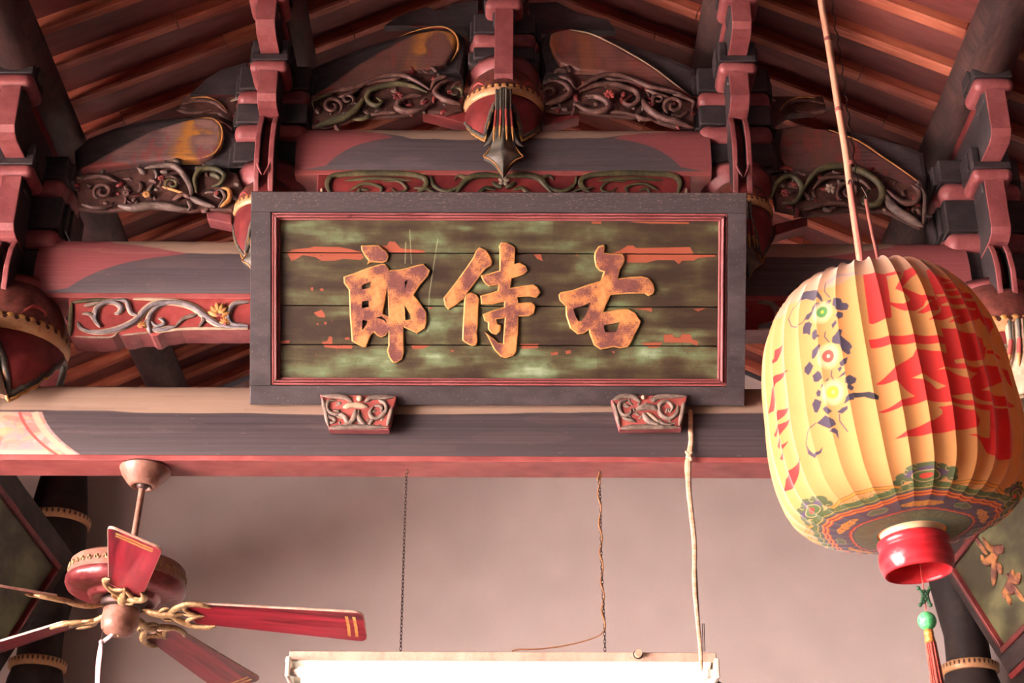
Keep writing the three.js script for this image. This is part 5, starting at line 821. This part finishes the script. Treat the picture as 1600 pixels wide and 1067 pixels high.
{
  const profile = [[0.068, 1.112], [0.11, 1.115], [0.16, 1.124], [0.204, 1.142], [0.234, 1.174], [0.248, 1.215], [0.2565, 1.262], [0.2595, 1.32], [0.2565, 1.38], [0.253, 1.45], [0.243, 1.515], [0.229, 1.562], [0.207, 1.605], [0.177, 1.643], [0.14, 1.667], [0.09, 1.679]];
  const P3 = profile.map(([r, h]) => new THREE.Vector3(r, h - 1.06, 0)), dense = [], at6 = (a, b, c, d, t) => 0.5 * (2 * b + (c - a) * t + (2 * a - 5 * b + 4 * c - d) * t * t + (3 * b - a - 3 * c + d) * t * t * t);
  for (let i = 0; i < P3.length - 1; i++) { const q = [P3[Math.max(0, i - 1)], P3[i], P3[i + 1], P3[Math.min(P3.length - 1, i + 2)]]; for (let k = 0; k < 6; k++) dense.push([at6(...q.map((v) => v.x), k / 6), at6(...q.map((v) => v.y), k / 6)]); }
  dense.push([0.09, 1.679 - 1.06]);
  const arc = [0]; for (let i = 1; i < dense.length; i++) arc.push(arc[i - 1] + Math.hypot(dense[i][0] - dense[i - 1][0], dense[i][1] - dense[i - 1][1]));
  const total = arc[arc.length - 1], RIBS = 34, PHASE = 0.3 * Math.PI / 180, SUB = 8, P = [], U = [], I = [], m = dense.length;
  // each panel between two ribs is a strip of its own, so that the ribs stay sharp
  for (let i = 0; i < RIBS; i++) { const first = P.length / 3; for (let h = 0; h <= SUB; h++) {
    const s = Math.abs(h / SUB * 2 - 1), a = -Math.PI + PHASE + (i + h / SUB) / RIBS * 2 * Math.PI, deep = 0.7 + 0.6 * hash(i, 3, 9);
    for (let j = 0; j < m; j++) { const k = j / (m - 1), sag = 0.026 * deep * (1 - s * s) * smooth(clamp(k / 0.14, 0, 1)), r = dense[j][0] * (1 - sag); P.push(Math.sin(a) * r, dense[j][1] - 0.006 * (1 - s * s) * smooth(clamp((k - 0.72) / 0.2, 0, 1)), Math.cos(a) * r); U.push((a * 180 / Math.PI + 180) / 360, arc[j] / total); }
  }
  for (let h = 0; h < SUB; h++) for (let j = 0; j < m - 1; j++) { const a = first + h * m + j, b = a + m; I.push(a, b, a + 1, b, b + 1, a + 1); } }
  const g = new THREE.BufferGeometry(); g.setAttribute('position', new THREE.Float32BufferAttribute(P, 3)); g.setAttribute('uv', new THREE.Float32BufferAttribute(U, 2)); g.setIndex(I); g.computeVertexNormals(); g.userData.ownUV = true;
  const paper = canvasTexture(2048, 1024, (c, W, H) => {
    const r = rng(33), X = (a) => (a + 180) / 360 * W, Yy = (v) => (1 - v / 100) * H;
    c.fillStyle = '#cf9a56'; c.fillRect(0, 0, W, H);
    for (let i = 0; i < 900; i++) { c.fillStyle = `rgba(${r() < 0.5 ? '220,168,98' : '194,136,68'},0.09)`; c.beginPath(); c.ellipse(r() * W, r() * H, 10 + r() * 70, 20 + r() * 120, 0, 0, 7); c.fill(); }
    for (let i = 0; i < 500; i++) { c.fillStyle = `rgba(120,70,30,${0.1 + r() * 0.25})`; c.fillRect(r() * W, r() * H, 1 + r() * 1.5, 1 + r() * 2); }
    // the top is bare greyish paper with an uneven edge
    c.fillStyle = 'rgba(190,158,138,0.7)'; c.beginPath(); c.moveTo(0, 0); for (let x = 0; x <= W; x += 8) c.lineTo(x, Yy(78 + 1.2 * Math.sin(x * 0.049) + (fbm(x / W, 0.5, 30, 2, 6, 3) - 0.5) * 5)); c.lineTo(W, 0); c.fill();
    const poly = (text, fill, turn) => { const q = text.split(' ').map((p) => p.split(',').map(Number)); c.fillStyle = fill; c.beginPath(); q.forEach(([a, v], i) => (i ? c.lineTo(X(a + turn), Yy(v)) : c.moveTo(X(a + turn), Yy(v)))); c.closePath(); c.fill(); };
    for (const turn of [0, 180, -180]) {
      for (const p of redInk) poly(p, '#d42019', turn); for (const p of creamGap) poly(p, '#cf9a56', turn);
      for (const p of paleInk) poly(p, '#a88a86', turn); for (const p of blueInk) poly(p, '#3a3248', turn); for (const p of blackInk) poly(p, '#1c1a26', turn);
      for (const p of inkLine) { const q = p.split(' ').map((s) => s.split(',').map(Number)); c.strokeStyle = '#584a54'; c.lineWidth = 3.2; c.lineJoin = 'round'; c.beginPath(); q.forEach(([a, v], i) => (i ? c.lineTo(X(a + turn), Yy(v)) : c.moveTo(X(a + turn), Yy(v)))); c.stroke(); }
      for (const [a, v, col, core] of [[-39.3, 69.4, '#4f9a4c', '#d8cf3e'], [-38.6, 55.8, '#d65448', '#ecd6b8'], [-38.8, 45.5, '#e3dc3a', '#efe68a']]) {
        const x = X(a + turn), y = Yy(v), e = (rx, ry, f) => { c.fillStyle = f; c.beginPath(); c.ellipse(x, y, rx, ry, 0, 0, 7); c.fill(); };
        for (let i = 0; i < 10; i++) e(33 - i * 1.2, 40 - i * 1.4, 'rgba(236,220,170,0.13)'); e(15, 18, col); e(12, 15, col); e(4.5, 5.5, core);
      }
    }
    // painted borders round the foot, five-fold
    const ring = (v, amp, ph = 0) => { c.beginPath(); for (let x = 0; x <= W; x += 6) { const a = x / W * 360 - 180, y = Yy(v + amp * Math.cos((a + 3.5 + ph) * Math.PI / 36)); x ? c.lineTo(x, y) : c.moveTo(x, y); } };
    const fillBelow = (v, amp, f) => { ring(v, amp); c.lineTo(W, H); c.lineTo(0, H); c.fillStyle = f; c.fill(); };
    fillBelow(17.2, 1.1, '#4f6a34');
    for (let i = 0; i < 260; i++) { c.strokeStyle = r() < 0.6 ? 'rgba(168,156,84,0.8)' : 'rgba(52,92,60,0.8)'; c.lineWidth = 1.6; c.beginPath(); c.arc(r() * W, Yy(15.6 + r() * 1.6), 3 + r() * 5, r() * 6, r() * 6 + 3.5); c.stroke(); }
    for (let k = 0; k < 5; k++) for (const q of [0, 1]) { const a0 = -3.5 - 144 + 72 * k + 36; c.strokeStyle = q ? '#d8962a' : '#7a5a2c'; c.lineWidth = q ? 7 : 11; c.beginPath(); for (let i = 0; i <= 20; i++) { const a = a0 - 22 + i * 2.2, y = Yy(17.0 + 1.5 * Math.cos((i - 10) / 10 * 1.4)); i ? c.lineTo(X(a), y) : c.moveTo(X(a), y); } c.stroke(); }
    const stroke = (v, amp, col, w) => { ring(v, amp); c.strokeStyle = col; c.lineWidth = w; c.stroke(); };
    stroke(15.4, 1.0, '#b7a356', 3); fillBelow(14.8, 1.0, '#5a4a52'); fillBelow(14.2, 1.0, '#c2451e'); stroke(14.0, 1.0, '#e08a2a', 5); stroke(13.3, 1.0, '#8a3020', 4); stroke(12.9, 1.0, '#e08a2a', 5); fillBelow(12.3, 1.0, '#544a58');
    for (let k = 0; k < 5; k++) { const a0 = -3.5 - 144 + 72 * k; c.fillStyle = '#d8982c'; c.beginPath(); c.ellipse(X(a0), Yy(9.9), 17 / 360 * W, 13, 0, 0, 7); c.fill(); c.strokeStyle = '#54405a'; c.lineWidth = 2; for (let i = -2; i <= 2; i++) { c.beginPath(); c.arc(X(a0 + i * 6.2), Yy(9.6), 7, 0.5, 5.6); c.stroke(); }
      c.fillStyle = '#5c6e48'; c.beginPath(); c.ellipse(X(a0 + 36), Yy(9.6), 9 / 360 * W, 12, 0, 0, 7); c.fill(); c.strokeStyle = '#b8b06a'; c.lineWidth = 2; c.stroke();
      // medallion
      const e = (da, v, rx, ry, f) => { c.fillStyle = f; c.beginPath(); c.ellipse(X(a0 + da), Yy(v), rx / 360 * W, ry, 0, 0, 7); c.fill(); };
      for (const [da, v, rx, ry] of [[0, 22.2, 7, 12], [-6, 21.6, 4.5, 12], [7, 21.8, 4, 12], [-11, 20, 4.5, 13], [12, 20.6, 4.5, 14], [-14.5, 18.7, 3, 9], [14.5, 19, 3, 10], [0, 19.6, 11, 18]]) e(da, v, rx, ry, '#4f6238');
      e(-7, 20.4, 4, 9, '#554c66'); e(7.5, 20.6, 4, 9, '#554c66'); e(0, 21.8, 4, 6, '#554c66'); e(0, 19.8, 7.6, 17, '#c9b070'); e(0, 19.8, 7, 15, '#52703c'); e(0, 19.9, 3.6, 8, '#d2452c');
      c.strokeStyle = '#c0ac70'; c.lineWidth = 2; for (const [da, v] of [[-10, 21.3], [-5.5, 22.4], [6, 22.4], [11, 21.6], [-12, 18.6], [10, 18.6], [-8.5, 18], [13.5, 18.2]]) { c.beginPath(); c.arc(X(a0 + da), Yy(v), 6, 1, 6); c.stroke(); } }
    stroke(7.0, 0.5, '#b23a1c', 7); stroke(6.7, 0.5, '#de7a2c', 4); fillBelow(6.0, 0.4, '#5d7040');
    for (let i = 0; i < 200; i++) { c.fillStyle = `rgba(${r() < 0.5 ? '126,150,84' : '70,92,60'},0.5)`; c.fillRect(r() * W, Yy(r() * 5.8), 3 + r() * 16, 8 + r() * 20); }
    fillBelow(1.2, 0, '#4c7a58');
  });
  const t = thing('paper_lantern', 'big yellow ribbed paper lantern with red characters, blue flowers and a painted foot', 'lantern');
  t.position.set(0.798, Y0 + 1.06, 0.96); t.rotation.z = 3.6 * Math.PI / 180;
  part('paper_body', g, new THREE.MeshPhysicalMaterial({ map: paper, bumpMap: BUMP.fine, bumpScale: 0.0004, roughness: 0.9, transmission: 0.42, thickness: 0, side: THREE.DoubleSide }), t);
  part('top_ring', lathe([[0.082, 0.615], [0.094, 0.615], [0.096, 0.622], [0.09, 0.628], [0.08, 0.626]], 40), MAT.lacquer, t);
  part('crossbar', box(-0.09, 0.09, 0.614, 0.626, -0.006, 0.006, 0.003), MAT.rod, t);
  part('paper_neck', lathe([[0.066, 0.056], [0.06, 0.05], [0.0585, 0.036]], 40), new THREE.MeshStandardMaterial({ roughness: 0.6, map: canvasTexture(512, 64, (c, W, H) => { c.fillStyle = '#d9c79a'; c.fillRect(0, 0, W, H); const r = rng(4); for (let i = 0; i < 90; i++) { c.fillStyle = ['#8a9a58', '#b86a4a', '#e6dcc0', '#a8863a'][Math.floor(r() * 4)]; c.fillRect(r() * W, r() * H, 3 + r() * 14, 3 + r() * 12); } }) }), t);
  const collar = lathe([[0.056, 0.044], [0.064, 0.04], [0.0695, 0.036], [0.0712, 0.030], [0.0695, 0.024], [0.0665, 0.0205], [0.0668, 0.018], [0.0705, 0.013], [0.0728, 0.004], [0.073, -0.008], [0.071, -0.02], [0.0675, -0.03], [0.0655, -0.033], [0.0635, -0.032], [0.062, -0.026], [0.0605, -0.005], [0.0585, 0.03], [0.056, 0.044]], 56);
  part('red_collar', collar, MAT.lacquer, t);
}
{
  const t = thing('lantern_tassel', 'red tassel with green bead and green knot hanging out of the lantern collar', 'tassel'), z = 0.96, A = (x, y) => at(x, y, z);
  part('cord', tube([A(1438, 880), A(1441, 905), A(1445, 930), A(1447, 958)], 0.0012, 14), MAT.tasselRed, t);
  const kn = []; for (const s of [-1, 1]) { kn.push(tendril([[s * 9, 918], [s * 6, 923], [s * 3.5, 928], [s * 4, 934], [s * 6, 942], [s * 9, 946]].map(([x, y]) => A(1445.5 + x + (y - 932) * 0.07, y)), 0.0035, 0.0035, { flat: 1 })); for (const [x, y] of [[9, 919], [8, 945]]) kn.push(knob(A(1445 + s * x + (y - 932) * 0.07, y), 0.0042, 1)); }
  for (let i = 0; i < 5; i++) kn.push(knob(A(1445.5 + (i % 2 ? 1.5 : -1.5), 924 + i * 4), 0.0042, 1));
  part('knot', kn, MAT.knotGreen, t);
  part('bead', new THREE.SphereGeometry(0.0182, 28, 20).translate(...A(1448.5, 970).toArray()), MAT.jade, t);
  const axis = A(1463, 1062).sub(A(1450, 984)).normalize(), q = new THREE.Quaternion().setFromUnitVectors(new THREE.Vector3(0, -1, 0), axis), o = A(1450.5, 984);
  const put = (g) => g.applyQuaternion(q).translate(o.x, o.y, o.z);
  part('gold_binding', put(lathe([[0, 0], [0.008, 0], [0.0095, -0.006], [0.0085, -0.012], [0.0098, -0.018], [0.0105, -0.026], [0, -0.026]].map(([r, y]) => [r, y]), 24)), MAT.tasselGold, t);
  const th = []; for (let i = 0; i < 46; i++) { const a = i * 2.4, r = 0.0095 * Math.sqrt((i + 1) / 46), pts = [0, 0.3, 0.65, 1].map((k) => new THREE.Vector3(Math.cos(a) * r * (1 + 0.45 * k), -0.024 - k * 0.15, Math.sin(a) * r * (1 + 0.45 * k))); th.push(put(new THREE.TubeGeometry(new THREE.CatmullRomCurve3(pts), 6, 0.0016, 5))); }
  part('threads', th, MAT.tasselRed, t).userData.kind = 'stuff'; seat(t);
}
{ // what it hangs from
  const t = thing('bamboo_pole', 'long jointed bamboo pole slanting down to the top of the yellow lantern', 'pole'), z = 0.93, pts = [[1262, -150], [1283, 0], [1295, 70], [1309, 160], [1322, 240], [1331, 310], [1344, 404], [1351, 460]].map(([x, y], i) => at(x, y, z + (i < 1 ? 0.06 : 0)));
  part('cane', new THREE.TubeGeometry(new THREE.CatmullRomCurve3(pts), 80, 0.0086, 14), MAT.bamboo, t);
  for (const [x, y] of [[1294, 62], [1311, 172], [1328, 256]]) { const c = at(x, y, z), g = lathe([[0.0084, -0.006], [0.0098, -0.002], [0.0102, 0], [0.0096, 0.003], [0.0084, 0.006]], 18); g.rotateZ(0.08); g.translate(c.x, c.y, c.z); part('joint', g, MAT.rod, t); }
  seat(t);
  const u = thing('hanger_rod', 'thin dark red rod tied along the lower end of the bamboo pole', 'rod'), Q = (a, zz) => a.map(([x, y]) => at(x, y, zz));
  part('rod', tube(Q([[1329, 284], [1336, 330], [1347, 404], [1353, 450]], 0.944), 0.0042, 24, 8), MAT.rod, u); part('tie_loop', tube(Q([[1325, 288], [1327, 282], [1331, 281], [1333, 286], [1331, 291]], 0.947), 0.0014, 16), MAT.steel, u); seat(u);
  const w = thing('hanger_rod', 'short free rod right of the bamboo pole rising from the lantern top', 'rod');
  part('rod', tube(Q([[1353, 312], [1361, 355], [1371, 400], [1380, 450]], 0.96), 0.0042, 24, 8), MAT.rod, w); part('end_wire', tube(Q([[1346, 292], [1351, 300], [1355, 310], [1353, 316], [1351, 311]], 0.962), 0.0012, 16), MAT.steel, w); seat(w);
  const c = thing('twisted_wire', 'dark twisted wire running beside the bamboo pole', 'wire'), tw = [];
  for (let i = 0; i <= 90; i++) { const k = i / 90, p = at(mix(1274, 1341, k) + 3 * Math.sin(k * 3), mix(-150, 300, k), 0.925), a = i * 1.25; tw.push(p.add(new THREE.Vector3(Math.sin(a) * 0.0024, 0, Math.cos(a) * 0.0024))); }
  part('strand', tube(tw, 0.0016, 240, 5), MAT.chain, c); seat(c);
}
// ---------- the sides of the hall: dark posts with gilt collars and two more boards ----------
for (const s of [-1, 1]) {
  const t = thing('wall_post', s < 0 ? 'black bulging post with two gilt collars at the lower left behind the fan' : 'dark post with a gilt collar at the lower right behind the lantern tassel', 'post'), cx = AX + s * 1.79, cz = -2.08;
  const body = lathe([[0.11, 0], [0.11, 3.0], [0.115, 3.15], [0.105, 3.23], [0.085, 3.30], [0.082, 3.42], [0.094, 3.50], [0.112, 3.62], [0.12, 3.74], [0.118, 3.84], [0.105, 3.97], [0.09, 4.08], [0, 4.09]], 40); body.translate(cx, 0, cz);
  part('shaft', body, MAT.soot, t);
  for (const [y, r] of [[3.87, 0.117], [3.285, 0.097]]) { const g = lathe([[r, -0.02], [r + 0.012, -0.016], [r + 0.014, 0.012], [r, 0.02]], 48); g.translate(cx, y, cz); g.userData.ownUV = true; part('gilt_collar', g, collarMat, t); }
  seat(t);
  const b = thing('side_bracket', s < 0 ? 'dim bracket of dull red arms at the lower left in front of the black post' : 'dim bracket of dull red arms beside the right wall post', 'bracket'), bx = AX + s * 1.93;
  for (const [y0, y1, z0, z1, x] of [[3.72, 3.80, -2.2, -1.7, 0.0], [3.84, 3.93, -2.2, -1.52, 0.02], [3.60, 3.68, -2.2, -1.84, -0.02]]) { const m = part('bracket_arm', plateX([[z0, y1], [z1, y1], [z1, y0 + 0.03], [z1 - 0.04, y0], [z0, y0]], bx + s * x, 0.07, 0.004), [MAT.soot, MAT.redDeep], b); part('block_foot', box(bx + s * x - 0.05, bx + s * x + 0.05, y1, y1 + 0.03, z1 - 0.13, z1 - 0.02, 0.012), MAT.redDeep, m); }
  seat(b);
}
function sideBoard(s, label, lettered) {
  const t = thing('side_board', label, 'sign'), lean = 26 * Math.PI / 180, k = -1.8, c = s > 0 ? at(1565, 1010, k) : at(9, 1010, k), H = 0.335, Wd = 1.15;
  // local frame: x along the hall towards the viewer, y up the board, z out of its face
  const ex = new THREE.Vector3(0, 0, 1), ey = new THREE.Vector3(-s * Math.sin(lean), Math.cos(lean), 0), ez = new THREE.Vector3().crossVectors(ex, ey).multiplyScalar(1);
  const flip = ez.x * -s < 0; if (flip) ex.multiplyScalar(-1), ez.multiplyScalar(-1);
  t.matrixAutoUpdate = true; t.quaternion.setFromRotationMatrix(new THREE.Matrix4().makeBasis(ex, ey, ez)); t.position.copy(c);
  const X = (a) => (flip ? -a : a), bx = (a, b, y0, y1, z0, z1, r) => box(Math.min(X(a), X(b)), Math.max(X(a), X(b)), y0, y1, z0, z1, r);
  const e = 0.065, m = 0.022, wood = MAT.woodDark;
  for (const [a, b, y0, y1] of [[-e - m, Wd + e + m, -e - m, -m], [-e - m, Wd + e + m, H + m, H + m + e], [-e - m, -m, -m, H + m], [Wd + m, Wd + m + e, -m, H + m]]) part('frame_rail', bx(a, b, y0, y1, -0.05, 0.0, 0.003), wood, t);
  for (const [a, b, y0, y1] of [[-m, Wd + m, -m, 0], [-m, Wd + m, H, H + m], [-m, 0, 0, H], [Wd, Wd + m, 0, H]]) part('red_moulding', bx(a, b, y0, y1, -0.05, 0.006, 0.006), MAT.redDeep, t);
  part('outer_strip', bx(-e - m - 0.02, Wd + e + m + 0.02, -e - m - 0.022, -e - m, -0.05, -0.004, 0.004), MAT.redDeep, t);
  const tex = canvasTexture(1024, 320, (g, W, Hh) => {
    const img = g.createImageData(W, Hh), a = rgb(0x3a3a26), b = rgb(0x55583a), d = rgb(0x6e7450);
    for (let y = 0; y < Hh; y++) for (let x = 0; x < W; x++) { const q = clamp(fbm(x / W, y / Hh, 6, 5, 7, 4) * 2.6 - 0.8, 0, 0.999) * 2, i = Math.floor(q), o = (y * W + x) * 4; for (let j = 0; j < 3; j++) img.data[o + j] = mix([a, b][i][j], [b, d][i][j], q - i); img.data[o + 3] = 255; }
    g.putImageData(img, 0, 0);
  });
  const fm = new THREE.MeshStandardMaterial({ map: tex, roughness: 0.5 });
  const fg = new THREE.BoxGeometry(Wd, H, 0.02); fg.translate(X(Wd / 2), H / 2, -0.024); fg.userData.ownUV = true; part('field_board', fg, fm, t);
  if (lettered) { // brushed characters, traced as they show from here in the board's own plane
    const inv = new THREE.Matrix4().makeBasis(ex, ey, ez).transpose(), L = (x, y) => { const p = onPlane(x, y, c, ez).sub(c).applyMatrix4(inv); return new THREE.Vector3(p.x, p.y, -0.012); };
    const Z = (a) => a.map(([x, y]) => L(x / 3.72 + 1450, y / 3.72 + 780));
    for (const [list] of [[[[[250, 220], [300, 290], [330, 330]], [[300, 230], [340, 290], [400, 300], [420, 280]], [[300, 330], [310, 370], [360, 350], [390, 320]], [[360, 300], [370, 400], [360, 510]], [[400, 380], [400, 440]]]], [[[[480, 420], [470, 480], [430, 560], [420, 580]], [[440, 450], [490, 480], [520, 440]], [[470, 490], [510, 560], [545, 600]], [[440, 540], [490, 530]], [[450, 560], [455, 620]]]]]) {
      const r = new THREE.Group(); r.name = 'gilt_character'; t.add(r); for (const q of list) part('stroke', tendril(Z(q), 0.02, 0.016, { flat: 0.35 }), MAT.giltWorn, r);
    }
  }
  return t;
}
sideBoard(1, 'green board with gilt brush characters and red moulding hung on the right side', true);
sideBoard(-1, 'shadowed board with red moulding leaning out at the lower left behind the fan blades', false);
renderer.render(scene, camera);
